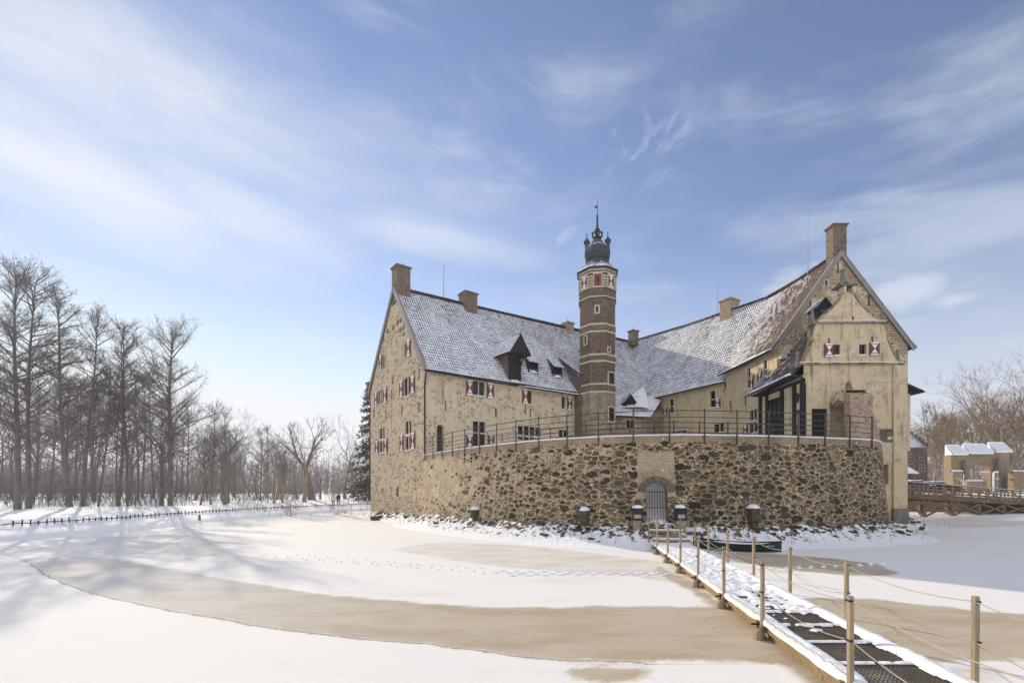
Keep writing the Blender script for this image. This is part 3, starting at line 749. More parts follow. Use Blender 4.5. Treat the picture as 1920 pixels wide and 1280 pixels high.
# two cat-slide dormers
for px in (1003,1047):
    a,_z=wC.hit(px,700); t0=.17 if px<1020 else .16
    base=fL((a+.2)/26.9,t0+.02); up=fL((a+.2)/26.9,t0+.27)
    f0=V((base.x,base.y,base.z)); nn=nBC
    mb=MB(); wd=.55
    for s_ in(-1,1):
        c0=f0+dBC*wd*s_; mb.poly([c0-Z*.3,c0+Z*.95,V((up.x,up.y,up.z+.0))+dBC*wd*s_])
    mb.bar(f0+dBC*-wd+Z*.9,f0+dBC*wd+Z*.9,.1); mb.bar(f0-dBC*wd-Z*.2,f0-dBC*wd+Z*.95,.1); mb.bar(f0+dBC*wd-Z*.2,f0+dBC*wd+Z*.95,.1)
    mb.poly([f0-dBC*wd-nn*.25-Z*.3,f0+dBC*wd-nn*.25-Z*.3,f0+dBC*wd-nn*.25+Z*.9,f0-dBC*wd-nn*.25+Z*.9])
    dd=mb.build('dormer','dark_wood',rw)
    roofpatch(f0-dBC*.75+nn*.3+Z*.92,f0+dBC*.75+nn*.3+Z*.92,up+dBC*.75+Z*.1,up-dBC*.75+Z*.1,'dormer_roof','pantile',dd,lambda s,t:.75,sag=0,thick=.08,nu=6,nv=6,flare=0)
    lump(f0+nn*.05-Z*.1,.5,.25,.3,'snow_heap',dd,rot=math.atan2(dBC.y,dBC.x))
# --- middle + right wing
P2=V((19.75,45.1,0)); d2=V((-.479,.878,0)); n2=V((-.878,-.479,0))
G0=V((20.0,36.5,0)); d3=V((-.04,1,0)).normalized(); n3=V((-1,-.04,0)).normalized(); G1=G0+d3*8.45; GR=V((29.55,36.1,0))
ZE3=13.35; ZE2=12.75
rg=thing('castle_wing','bent castle wing with long snowy roof and tall brick gable on the right','building',(G0.x,G0.y,0))
w3=Wall(G1,G0,-1,60); w2=Wall(V((P2.x+d2.x*11,P2.y+d2.y*11,0)),P2,1,80)
if w3.n.dot(n3)<0: w3.n=-w3.n
if w2.n.dot(n2)<0: w2.n=-w2.n
for r,sh,c,ro in [((1256,1263,748,775),[(1244,1252,762.5,778)],1,2),((1332,1341,732.6,764),[(1341.5,1351.3,746,764)],1,2),((1226,1244,807,813),[],2,1),((1268,1287,807,813),[],2,1),((1339,1359,794,811),[],2,1)]:
    window(w2,rg,r,c,ro,sh,surround=.16)
for r,sh,c,ro in [((1401.5,1407.5,690,728),[(1408,1414,704,729)],1,2),((1432,1438.4,675,709),[(1422.6,1430.4,696,720)],1,2),((1405.7,1419.5,768,812),[(1396,1403,794,817),(1421,1428,790,812)],2,2)]:
    window(w3,rg,r,c,ro,sh,surround=.18)
wg=Wall(G0,GR,1,100)
if wg.n.y>0: wg.n=-wg.n
apx=wg.L/2-.15; ZA=20.45
window(wg,rg,(1547,1551.5,526,536),1,1,(),surround=.08,snow=False)
mb=MB()
w3.mesh(mb,4.9,ZE3+.1); w2.mesh(mb,4.9,ZE2+.2)
wg.mesh(mb,-.3,ZA,clips=[(-(ZA-ZE3)/apx,1,ZE3),((ZA-ZE3)/(wg.L-apx),1,ZE3+(ZA-ZE3)/(wg.L-apx)*wg.L)],mi=1)
mb.poly([GR-Z*.3,GR+V((-.3,22,-.3)),GR+V((-.3,22,ZE3)),GR+Z*ZE3],0)
mb.poly([G1+Z*4.9,P2+Z*4.9,P2+Z*ZE2,G1+Z*ZE2],0)
mb.build('wall',['plaster_wing','gable_masonry'],rg)
mb=MB()
for px,py in [(1519.5,568),(1571,502),(1629,563),(1580,600)]: anchor(wg,px,py,rg)
for px,py in [(1370,760),(1398,751)]: anchor(w3,px,py,rg)
A3=wg.p(apx,ZA,0); R2=V((24.1,45.7,20.7))
e0=G0+n3*.45+V((0,-.15,ZE3-.22)); e1=G1+n3*.45+V((0,-.1,ZE3-.15))
def cov3(s,t): return .34-.28*s*0+(-.30*(1-s))-.05+(.5 if t<.05 else 0)+.1*t
r3,f3=roofpatch(e0,e1,R2+Z*.0,A3+V((0,-.15,0)),'roof','pantile_red',rg,lambda s,t:-.14+.56*s+.05*math.sin(t*7)+(.5 if t<.05 else 0),sag=.28,nu=24,nv=16,seed=4)
Rm=V((19.9,53.8,20.95))
V2=V((P2.x+d2.x*10.3,P2.y+d2.y*10.3,0))+n2*.45+Z*12.5
r2,f2=roofpatch(P2+n2*.45+Z*(ZE2-.2)+d2*-.3,V2,RJ,R2,'roof','pantile',rg,lambda s,t:.52+.12*s-.05*t+(.35 if t<.05 else 0),sag=.2,nu=32,nv=16,seed=9)
roofpatch(GR+V((.5,-.15,ZE3-.2)),GR+V((.3,14,ZE3-.2)),R2,A3+V((0,-.15,0)),'roof','pantile_red',rg,lambda s,t:.4,nu=8,nv=6,sag=.05)
ridge([A3+V((0,-.1,.04)),A3.lerp(R2,.5)+V((0,0,-.12)),R2+Z*.04,R2.lerp(RJ,.5)-Z*.14,RJ+Z*.05],r2)
nf=V((0,-1,0)); verge(G0+V((-.5,0,ZE3-.25)),A3+Z*.05,nf,rg,h=.26); verge(GR+V((.5,0,ZE3-.25)),A3+Z*.05,nf,rg,h=.26)
gutter([e0+n3*.1,e1+n3*.1],r3); g2a=P2+n2*.55+Z*(ZE2-.2)+d2*-.5; gutter([g2a,V2+n2*.1],r2)
downpipe([g2a+V((0,0,-.05)),g2a+V((.15,.1,-.5)),P2+n2*.12+Z*11.6+d2*-.1],rg,.06)
q=P2+d2*9.3+n2*.12; downpipe([V((q.x,q.y,12.4)),V((q.x,q.y,8.6))],rg,.05)
def ch(px,d,w_,zt,zb,par,mat='brick_chimney',rot=.5,dz=None):
    p=ray(px,d); chimney((p.x,p.y,0),w_,w_*.85 if dz is None else dz,zb,zt,rot,par,mat)
ch(1187.5,60.5,.95,22.45,20.6,r2); ch(1368,49.6,1.45,22.0,19.6,r2,'brick_pier',rot=math.atan2(d2.y,d2.x)+math.pi/2)
pc=wg.p(apx,0,-.45); chimney((pc.x,pc.y,0),1.0,.85,ZA-1.3,22.6,0,r3)
p=ray(1529,37.2); rod(V((p.x+.15,p.y+1.2,19.6)),5.4,r3); p=ray(1345,50.5); rod(V((p.x,p.y,20.4)),3.9,r2); p=ray(1187,60.5);rod(V((p.x,p.y,22.4)),.9,r2)
# two thin flues on the right roof
mb=MB()
for px,py0,py1 in[(1451,587,555),(1461,577,549)]:
    p=ray(px,40.6,py=py0); mb.tube([p-Z*.4,V((p.x,p.y,HC+(HY-py1)/F*40.6))],.07,6)
mb.build('flue','white_paint',r3)
# lean-to with snowy roof right of the tower
lt=MB(); L0=V((9.9,47.7,0)); L1=V((13.45,48.35,0))
wl=Wall(L0,L1,1,130)
if wl.n.y>0: wl.n=-wl.n
window(wl,rg,(1174,1190,787,803),2,1,(),surround=.12)
wl.mesh(lt,4.9,9.95); lt.poly([L1+Z*4.9,V((16.2,51.7,4.9)),V((16.2,51.7,11.4)),L1+Z*9.95]); lt.build('wall','brick_lower',rg)
rl,fl=roofpatch(L0+V((-.3,-.35,9.95)),L1+V((.35,-.3,9.85)),V((16.4,52.4,12.7)),V((8.6,51.2,12.8)),'roof','pantile',rg,lambda s,t:.72+.35*s,sag=.12,nu=14,nv=10,seed=3)
gutter([L0+V((-.3,-.4,9.9)),L1+V((.35,-.35,9.8))],rl)
# snow lying in the valley
mb=MB()
def vfn(s,t):
    p0=V((12.2,48.9,10.6)).lerp(V((14.9,55.2,14.2)),t); wdt=1.5*(1-t)**.8+.12
    p=p0+V((1,-.15,0))*(s-.5)*2*wdt
    return p+Z*(.35*(1-(2*s-1)**2)*(1-.6*t)+.1*abs(2*s-1)*wdt)
mb.grid(vfn,8,12); mb.build('valley_snow','snow',rl,smooth=True)
p=ray(1181,49.5,py=768)
mb=MB(); q=V((p.x,p.y,p.z)); ax=V((.96,.18,0)).normalized(); nn=V((ax.y,-ax.x,0))
mb.bar(q-ax*.45-Z*.3,q-ax*.45+Z*.85,.12); mb.bar(q+ax*.45-Z*.3,q+ax*.45+Z*.85,.12); mb.bar(q-ax*.45+Z*.8,q+ax*.45+Z*.8,.12)
mb.poly([q-ax*.45+Z*.8,q+ax*.45+Z*.8,q+Z*1.5]); mb.poly([q-ax*.45-nn*.15-Z*.3,q+ax*.45-nn*.15-Z*.3,q+ax*.45-nn*.15+Z*.8,q-ax*.45-nn*.15+Z*.8])
for s_ in(-1,1): mb.poly([q+ax*.5*s_-Z*.4,q+ax*.5*s_+Z*.85,q+ax*.5*s_-nn*2.2+Z*.85,q+ax*.5*s_-nn*2.2-Z*.1])
dd=mb.build('dormer','dark_wood',rl)
for s_ in(-1,1): roofpatch(q+ax*.68*s_+nn*.2+Z*.72,q+ax*.68*s_-nn*2.4+Z*.72,q-nn*2.4+Z*1.6,q+nn*.2+Z*1.6,'dormer_roof','pantile',dd,lambda s,t:.7,sag=0,thick=.07,nu=5,nv=4,flare=0)
# --- stair tower
TC=V((8.45,47.9,0)); TR=math.atan2(-TC.y,-TC.x)+.02; 
tw=thing('stair_tower','slender octagonal brick stair tower with onion dome in the castle corner','tower',(TC.x,TC.y,5.2))
ap=1.69
ap_=ap
mb=MB(); mb.ngon(TC,0,TR,[(4.8,ap+.03),(12.0,ap+.03)],capt=False,mi=1)
mb.ngon(TC,0,TR,[(12.0,ap),(21.0,ap),(21.0,ap+.10),(21.35,ap+.10),(21.45,ap+.02),(23.45,ap+.02),(23.55,ap+.08),(23.9,ap+.12)],mi=0)
# wedge joining the wing
mb.box(TC+V((-1.25,.9,8.9)),(2.6,2.2,9.8),rz(math.atan2(dBC.y,dBC.x)),0)
mb.build('wall',['brick_tower','brick_lower'],tw)
cT=TC+V((-1.3,.9,0))
q0=cT+nBC*1.45-dBC*1.75+Z*13.4; 
roofpatch(cT+nBC*1.3-dBC*1.55+Z*13.75,cT+nBC*1.3+dBC*.6+Z*13.9,cT-nBC*2.2+dBC*.4+Z*16.4,cT-nBC*2.2-dBC*1.3+Z*16.2,'roof','pantile',tw,lambda s,t:.7,sag=0,nu=8,nv=8,thick=.12)
mb=MB()
for z in (11.98,12.72,14.9,15.55,17.75,18.45): mb=MB(); mb.ngon(TC,0,TR,[(z-.09,ap+.01),(z-.09,ap+.07),(z+.07,ap+.07),(z+.10,ap+.01)],capt=False); mb.build('stone_band','stone_trim',tw)
for z in (21.05,21.95,23.35,23.62): mb=MB(); mb.ngon(TC,0,TR,[(z-.05,ap+.1),(z-.05,ap+.13),(z+.05,ap+.13),(z+.06,ap+.1)],capt=False); mb.build('stone_band','stone_trim',tw)
# corbel dentils between paired bands
mb=MB()
def face(k): 
    a=TR+k*math.pi/4; n=V((math.cos(a),math.sin(a),0)); return n,V((-n.y,n.x,0))
for za,zb in((12.1,12.6),(15.0,15.45),(17.86,18.34)):
    for k in range(-3,4):
        n,x=face(k)
        for j in range(7):
            for rr in range(2):
                c=TC+n*(ap+.03)+x*((j-3)*.2+(.1 if rr else 0)-.03); z0=za+.06+rr*.2
                mb.box(c+Z*(z0+.07),(.07,.11,.11),rz(math.atan2(n.y,n.x)))
mb.build('corbel_frieze','brick_lower',tw)
def tface(k):
    n,x=face(k); c=TC+n*(ap+.02); hw=ap*math.tan(math.pi/8)
    w=Wall(c-x*hw,c+x*hw,1); 
    if w.n.dot(n)<0: w.n=-w.n
    return w
for k in(-1,0,1,-2,2):
    w=tface(k); L=w.L; m=L/2; fr=MB()
    # white framed opening with a shutter, striped quoins
    for a0,a1 in((m-.42,m-.34),(m+.34,m+.42)): w.bx(fr,a0,a1,22.05,23.2,.03,.08)
    w.bx(fr,m-.42,m+.42,23.2,23.3,.03,.09); w.bx(fr,m-.42,m+.42,21.98,22.05,.03,.09)
    for j in range(4):
        w.bx(fr,.0,m-.44,22.12+j*.27,22.27+j*.27,.03,.075); w.bx(fr,m+.44,L,22.12+j*.27,22.27+j*.27,.03,.075)
    f=fr.build('window','stone_trim',tw)
    if k==0:
        sb=MB(); w.bx(sb,m-.34,m+.34,22.05,23.2,.03,.06,0); w.bx(sb,m-.12,m+.12,22.45,22.85,.06,.07,1); sb.build('shutter',['red_paint','glass'],f)
    else: shutter(w,m-.33,m+.33,22.07,23.18,f)
for k,dx,z,ww,hh in[(0,-.05,19.55,.13,.30),(-1,.1,16.7,.13,.38),(1,-.2,15.85,.12,.2)]:
    w=tface(k); m=w.L/2+dx; fr=MB()
    w.bx(fr,m-ww-.12,m-ww,z-.12,z+2*hh+.1,-.02,.05); w.bx(fr,m+ww,m+ww+.12,z-.12,z+2*hh+.1,-.02,.05); w.bx(fr,m-ww,m+ww,z-.12,z,-.02,.05); w.bx(fr,m-ww,m+ww,z+2*hh,z+2*hh+.1,-.02,.05)
    f=fr.build('window','stone_trim',tw); pb=MB(); w.bx(pb,m-ww,m+ww,z,z+2*hh,.0,.02); pb.build('pane','glass',f)
for z0,z1 in((12.72,13.85),(9.2,10.5)):
    w=tface(1); a=.82; fr=MB()
    w.bx(fr,a-.50,a-.38,z0-.1,z1+.1,-.02,.09); w.bx(fr,a+.38,a+.50,z0-.1,z1+.1,-.02,.09); w.bx(fr,a-.38,a+.38,z1,z1+.12,-.02,.09); w.bx(fr,a-.38,a+.38,z0-.12,z0,-.02,.1)
    f=fr.build('window','stone_trim',tw); pb=MB(); w.bx(pb,a-.38,a+.38,z0,z1,.0,.03); pb.build('pane','glass',f)
    gb=MB(); w.bx(gb,a-.02,a+.02,z0,z1,.03,.05); 
    for q in (.33,.66): w.bx(gb,a-.38,a+.38,z0+(z1-z0)*q-.015,z0+(z1-z0)*q+.015,.031,.049)
    gb.build('casement','dark_wood',f)
w=tface(-1); 
db=MB(); w2_=tface(0); w2_.bx(db,.05,.62,5.3,6.9,.0,.06); db.build('door','dark_wood',tw)
# dome
mb=MB(); mb.ngon(TC,0,TR,[(23.78,ap+.18),(23.88,ap+.30),(24.25,ap-.12),(24.7,1.2),(25.15,.98)],capt=False)
on=[(25.15,1.0),(25.3,1.14),(25.55,1.21),(25.85,1.25),(26.15,1.20),(26.4,1.1),(26.55,.98),(26.62,.82),(26.85,.62),(27.15,.47),(27.2,.40)]
mb.ngon(TC,0,TR,on,capt=True)
dome=mb.build('onion_dome','slate',tw)
mb=MB()
mb.ngon(TC,0,TR,[(27.1,.36),(27.4,.30),(27.45,.42),(27.52,.42),(27.55,.25)],capt=True)
for k in range(8):
    a=TR+k*math.pi/4+math.pi/8; u=V((math.cos(a),math.sin(a),0))
    mb.tube([TC+u*.28+Z*27.5,TC+u*.52+Z*27.72,TC+u*.47+Z*28.0,TC+u*.2+Z*28.2,TC+Z*28.15],[.05,.06,.05,.045,.06],5)
    mb.tube([TC+u*.5+Z*27.85,TC+u*.58+Z*27.97],[.08,.05],5)
mb.ngon(TC,0,TR,[(27.5,.16),(28.2,.16),(28.3,.24),(28.4,.2),(28.5,.11),(29.5,.08)],capt=True)
mb.build('lantern_crown','black_metal',dome)
mb=MB()
mb.tube([TC+Z*29.5,TC+Z*29.65,TC+Z*29.8],[.05,.12,.05],8); mb.tube([TC+Z*29.7,TC+Z*30.4,TC+Z*31.5],[.045,.035,.015],5)
mb.poly([TC+V((-.3,0,30.5)),TC+V((0,0,30.45)),TC+V((0,.01,30.75)),TC+V((-.2,.01,30.7))])
mb.build('finial','black_metal',dome)
for k in(-2,0,2,4):
    n,x=face(k); c=TC+n*1.02; mb=MB(); r_=rz(math.atan2(n.y,n.x))
    if k==0: 
        continue
    mb.box(c+Z*26.75,(.34,.42,.7),r_); mb.ngon(c,0,math.atan2(n.y,n.x),[(27.1,.30),(27.35,.16),(27.6,.04),(27.9,.03)],n=4)
    mb.tube([c+Z*27.9,c+Z*27.98,c+Z*28.06],[.03,.08,.02],6)
    d_=mb.build('lucarne','slate',dome); pb=MB(); pb.box(c+n*.18+Z*26.75,(.02,.22,.4),r_); pb.build('pane','red_paint',d_)
# ================================================================== ANNEX with the curved gable
YA=32.0; XL=19.3; XR=25.72
def gx(px,d=YA): return (px-CX)/F*d
def gz(py,d=YA): return HC+(HY-py)/F*d
an=thing('castle_annex','plastered annex with curved step gable and brick pier at the right end of the castle','building',(XL,YA,0))
wa=Wall(V((XL,YA,0)),V((XR,YA,0)),1,140)
if wa.n.y>0: wa.n=-wa.n
for r,sh in [((1562.5,1575,646,666.5),[(1544.5,1562,644.5,669.5)]),((1610.5,1623.8,645.5,666),[(1629.5,1646.8,642.5,666)])]:
    window(wa,an,r,1,1,sh,surround=.13)
# wall to ledge, door opening
DO=(gx(1522)-XL,gx(1552.5)-XL,5.3,gz(765.7)); NI=(gx(1556)-XL,gx(1592)-XL,5.3,gz(752)); SL=(gx(1657)-XL,gx(1666)-XL,3.0,gz(870))
wa.holes+= [DO,NI,SL]
mb=MB(); ZL=gz(682)
wa.mesh(mb,-.3,ZL,depth=.5)
# curved gable outline (image outline unprojected on the wall plane) -> extruded thick wall
left=[(1500,682),(1508,677),(1517,658),(1525,635),(1529,610),(1525,606),(1525,604)]
right=[(1659,604),(1658,612),(1663,634),(1673,657),(1684,677),(1691,681)]
up=[(1532,602),(1548,588),(1562,576),(1573,565),(1579,551),(1580,548)]
upr=[(1600,548),(1603,556),(1612,568),(1625,582),(1640,594),(1655,602)]
def P(q,o=0): return V((gx(q[0]),YA+o,gz(q[1])))
hole=[h for h in wa.holes if h[2]>ZL-.01]
L=left[:6]; Rr=right[::-1][:6]
# strips between matching left/right heights, cut by window holes
def xat(poly,z):
    for a,b in zip(poly[:-1],poly[1:]):
        za,zb=gz(a[1]),gz(b[1])
        if min(za,zb)-1e-6<=z<=max(za,zb)+1e-6: 
            t=0 if abs(zb-za)<1e-9 else (z-za)/(zb-za); return gx(a[0])+t*(gx(b[0])-gx(a[0]))
    return gx(poly[-1][0])
LL=[(1509,682)]+left[1:5]; RRR=[(1682,682)]+right[::-1][1:5]
zs=sorted(set([ZL,gz(606)]+[ZL+(gz(606)-ZL)*k/14 for k in range(15)]+[h[k] for h in wa.holes for k in(2,3) if h[k]>ZL]))
for za,zb in zip(zs[:-1],zs[1:]):
    segs=[h for h in wa.holes if h[2]<(za+zb)/2<h[3]]
    xs=[(None,None)]; cuts=sorted([(XL+h[0],XL+h[1]) for h in segs]); 
    ed=[(xat(LL,za),xat(LL,zb))]+[(c,c) for cc_ in cuts for c in cc_]+[(xat(RRR,za),xat(RRR,zb))]
    for k in range(0,len(ed),2):
        (a0,b0),(a1,b1)=ed[k],ed[k+1]
        mb.poly([(a0,YA,za),(a1,YA,za),(b1,YA,zb),(b0,YA,zb)],0,[(a0-XL+140,za),(a1-XL+140,za),(b1-XL+140,zb),(b0-XL+140,zb)])
for h in wa.holes:
    if h[2]>ZL:
        pass
for (xa,sg) in ((LL,1),(RRR,1)):
    for za,zb in zip(zs[:-1],zs[1:]): mb.poly([(xat(xa,za),YA,za),(xat(xa,zb),YA,zb),(xat(xa,zb),YA+.6,zb),(xat(xa,za),YA+.6,za)])
zs2=[gz(605)+(gz(549)-gz(605))*k/14 for k in range(15)]
UL=[(1532,605)]+up[1:]; UR=[(1655,605)]+upr[::-1][1:]
for za,zb in zip(zs2[:-1],zs2[1:]):
    a0,a1,b0,b1=xat(UL,za),xat(UR,za),xat(UL,zb),xat(UR,zb)
    mb.poly([(a0,YA,za),(a1,YA,za),(b1,YA,zb),(b0,YA,zb)],0,[(a0-XL+140,za),(a1-XL+140,za),(b1-XL+140,zb),(b0-XL+140,zb)])
    for xa,xb in((a0,b0),(a1,b1)): mb.poly([(xa,YA,za),(xb,YA,zb),(xb,YA+.6,zb),(xa,YA+.6,za)])
# side walls below and right flank
mb.poly([(XR,YA,-.3),(XR,36.3,-.3),(XR,36.3,ZL),(XR,YA,ZL)])
mb.box((XL+.15,34.8,7.6),(.28,5.55,5.3),None,0)
mb.box((25.6,32.35,5.28),(.9,1.0,11.1),None,0)   # corner pillar
mb.box((25.6,32.33,.55),(1.0,1.12,1.7),None,1)
mb.build('wall',['plaster_annex','stone_grey'],an)
# ledges / cornices / coping
mb=MB()
def cope(pts,w=.07,o=.16):
    for a,b in zip(pts[:-1],pts[1:]): mb.bar(P(a,.26),P(b,.26),.6,w)
cope(left[1:6]); cope(right[1:5]); cope(up); cope(upr)
mb.box(((gx(1497)+gx(1692))/2,YA+.1,ZL),(gx(1692)-gx(1497),.55,.13)); mb.box(((gx(1521)+gx(1664))/2,YA+.1,gz(605)),(gx(1664)-gx(1521),.55,.13))
mb.build('cornice','weathered',an)
mb=MB()
mb.box(((gx(1499)+gx(1690))/2,YA-.09,ZL+.09),(gx(1690)-gx(1499),.14,.05)); mb.box(((gx(1531)+gx(1658))/2,YA-.09,gz(605)+.09),(gx(1658)-gx(1531),.14,.05)); 
mb.build('ledge_snow','snow',an)
# belcote top + finials
mb=MB()
for px in (1582,1599): mb.box((gx(px),YA+.1,gz(544)),(.16,.5,.42))
mb.box((gx(1581),YA+.45,gz(566)),(.5,.5,1.0))
mb.build('bell_cote','stone_trim',an)
mb=MB(); mb.box((gx(1590),YA+.35,gz(534)),(1.15,1.0,.12)); 
mb.ngon((gx(1583),YA+.15,0),0,0,[(gz(532),.34),(gz(527),.24),(gz(526),.16),(gz(508),.09),(gz(507),.16),(gz(504),.12),(gz(503),.03)],n=6)
mb.build('finial','stone_grey',an)
for px,py in((1497,676),(1526,596),(1657,596),(1686,672)):
    mb=MB(); x=gx(px); z=gz(py)-.25
    mb.box((x,YA+.15,z),(.28,.34,.32)); mb.ngon((x,YA+.15,0),0,math.pi/4,[(z+.16,.13),(z+.2,.11),(z+.85,.05),(z+.95,.02)],n=4)
    mb.build('pinnacle','stone_grey',an)
# roof: left slope with red pantiles
XM=22.55
roofL,frl=roofpatch(V((XL-.75,YA+.25,gz(697)-.15)),V((XL-.62,38.3,gz(697,38.3)*0+10.15)),V((XM,38.0,15.0)),V((XM,YA+.35,15.0)),'roof','pantile_red',an,lambda s,t:.02+.2*s+(.75 if t<.07 else 0)-.1*t,sag=.05,nu=16,nv=14,seed=7)
roofpatch(V((XR+.3,YA+.35,11.0)),V((XR+.3,36.4,11.0)),V((XM,36.4,15.0)),V((XM,YA+.35,15.0)),'roof','pantile_red',an,lambda s,t:.4,sag=.05,nu=6,nv=6)
gutter([V((XL-.85,YA+.1,gz(697)-.2)),V((XL-.72,38.3,10.05))],roofL)
downpipe([V((XL-.8,YA-.05,gz(699)-.1)),V((XL-.1,YA-.12,gz(710))),V((XL+.02,YA-.12,gz(722))),V((XL+.02,YA-.12,5.3))],an,.07)
# soffit boards
mb=MB(); mb.poly([V((XL-.7,YA+.2,gz(698)-.22)),V((XL-.6,38.2,9.95)),V((XL+.1,38.2,9.95)),V((XL+.1,YA+.2,gz(698)-.22))]); mb.build('soffit','dark_wood',an)
# upper dormer beside gable
mb=MB(); cx_=gx(1541,34.2); cz=gz(592,34.2)
mb.box((cx_,34.5,cz-.1),(1.0,1.0,1.3)); 
mb.poly([(cx_-.55,33.99,cz+.5),(cx_+.55,33.99,cz+.5),(cx_,33.99,cz+1.15)])
dm_=mb.build('dormer','dark_wood',an)
pb=MB(); pb.box((cx_+.05,33.98,cz),(.66,.03,.7)); pb.build('pane','glass',dm_)
for s_ in(-1,1): roofpatch(V((cx_+.66*s_,33.8,cz+.42)),V((cx_+.66*s_,35.2,cz+.42)),V((cx_,35.2,cz+1.22)),V((cx_,33.8,cz+1.22)),'dormer_roof','slate',dm_,lambda s,t:.3,sag=0,thick=.08,nu=3,nv=3,flare=0)
# stepped stone beside annex roof
mb=MB()
for k in range(3): mb.box((gx(1468+5*k,36.2),36.25,gz(668-8*k,36.2)),(.45,.5,.34))
mb.build('stepped_stone','stone_trim',rg)
# half-timbered left side: posts, glazed doors, plaster panels
def tb(mb,y0,y1,z0,z1,x0=-.06): mb.box((XL+x0,(y0+y1)/2,(z0+z1)/2),(.14,y1-y0,z1-z0))
def dy(px): return XL/((px-CX)/F)
mb=MB(); zt=9.95
for pa,pb_ in((1429,1425),(1441,1437.5),(1470,1465),(1493,1488.5),(1510,1503)): 
    y0,y1=dy(pa),dy(pb_); tb(mb,y0,y1,5.3,zt)
tb(mb,dy(1510),dy(1425),zt-.2,zt,-.07); tb(mb,dy(1503),dy(1493),7.75,7.95,-.05)
mb.build('timber_frame','dark_wood',an)
mb=MB(); mb.box((XL-.02,(dy(1465)+dy(1441))/2,7.3),(.06,dy(1441)-dy(1465),4.0)); gd=mb.build('glazed_door','glass',an)
mb=MB()
for q in(0,.33,.66,1): yy=dy(1465)+(dy(1441)-dy(1465))*q; mb.box((XL-.07,yy,7.3),(.05,.1,4.0))
for z in(5.35,6.5,7.9,9.25): mb.box((XL-.072,(dy(1465)+dy(1441))/2,z),(.05,dy(1441)-dy(1465),.09))
mb.build('casement','dark_wood',gd)
# wall lantern
lp=V((gx(1499,32.6)-.15,32.6,gz(748,32.6)))
mb=MB(); mb.tube([V((XL-.1,32.6,lp.z+.1)),V((XL-.3,32.6,lp.z+.35)),lp+Z*.45],.02,5); mb.ngon(lp,0,0,[(.38,.02),(.28,.17),(.25,.15)],n=6,capt=False); mb.ngon(lp,0,0,[(-.22,.05),(-.18,.08)],n=6)
for k in range(6):
    a=k*math.pi/3; mb.tube([lp+V((.08*math.cos(a),.08*math.sin(a),-.18)),lp+V((.15*math.cos(a),.15*math.sin(a),.26))],.012,4)
ln=mb.build('lantern','black_metal',an); mb=MB(); mb.ngon(lp,0,0,[(-.17,.07),(.25,.13)],n=6); mb.build('lantern_glass','glass',ln)
# front door, niche
mb=MB(); mb.box(((DO[0]+DO[1])/2+XL,YA+.2,(DO[2]+DO[3])/2),(DO[1]-DO[0],.08,DO[3]-DO[2]))
for k in range(1,5): mb.box((XL+DO[0]+(DO[1]-DO[0])*k/5,YA+.15,(DO[2]+DO[3])/2),(.02,.03,DO[3]-DO[2]))
for z in(5.8,6.8): mb.box(((DO[0]+DO[1])/2+XL,YA+.145,z),(DO[1]-DO[0]-.1,.03,.1))
mb.build('door','dark_wood',an)
mb=MB(); xa,xb,z0,z1=XL+NI[0],XL+NI[1],5.3,NI[3]; 
mb.poly([(xa,YA+.48,z0),(xb,YA+.48,z0),(xb,YA+.48,z1),(xa,YA+.48,z1)])
mb.build('niche_back','plaster_annex',an)
# projecting broken arch running out from the wall to a brick pier
mb=MB(); Xa,Xb=21.12,22.4; n=12; za=gz(733,31.2)
pts=[(30.6+1.42*k/n, gz(764,31.2)+.52*math.sin(math.pi*(.06+.80*k/n))) for k in range(n+1)]
for (ya,q0),(yb,q1) in zip(pts[:-1],pts[1:]):
    t0,t1=za+.05*math.sin(ya*9),za+.05*math.sin(yb*9)
    for X_ in(Xa,Xb): mb.poly([(X_,ya,q0),(X_,yb,q1),(X_,yb,t1),(X_,ya,t0)])
    mb.poly([(Xa,ya,q0),(Xa,yb,q1),(Xb,yb,q1),(Xb,ya,q0)]); mb.poly([(Xa,ya,t0),(Xa,yb,t1),(Xb,yb,t1),(Xb,ya,t0)])
mb.build('broken_arch','plaster_left',an)
mb=MB(); mb.box((21.5,30.9,za+.25),(.3,.35,.6),rz(.3),0,.5); mb.build('broken_finial','weathered',an)
mb=MB()
pro=[(820,1597,1650),(800,1595,1645),(786,1594,1641),(776,1594,1638),(770,1594,1636),(744,1593,1638),(737,1593,1634)]
Y0=30.2; rs=[]
for i,(py,a,b) in enumerate(pro):
    z=gz(py,Y0); xa,xb=gx(a,Y0),gx(b,Y0); rs.append([V((xa,Y0,z)),V((xb,Y0,z)),V((xb+.3,32.0,z)),V((22.0,32.0,z)),V((xa+.02,Y0+.55,z))])
rs=[[V((p.x,p.y,gz(845,Y0))) for p in rs[0]]]+rs
mb.rings(rs)
for k in range(9): mb.box((gx(1596+4.6*k,Y0),Y0+.25+R.random()*.2,gz(736+R.random()*4,Y0)),(.26,.4,.16),rz(R.uniform(-.3,.3)))
mb.build('brick_pier','brick_pier',an)
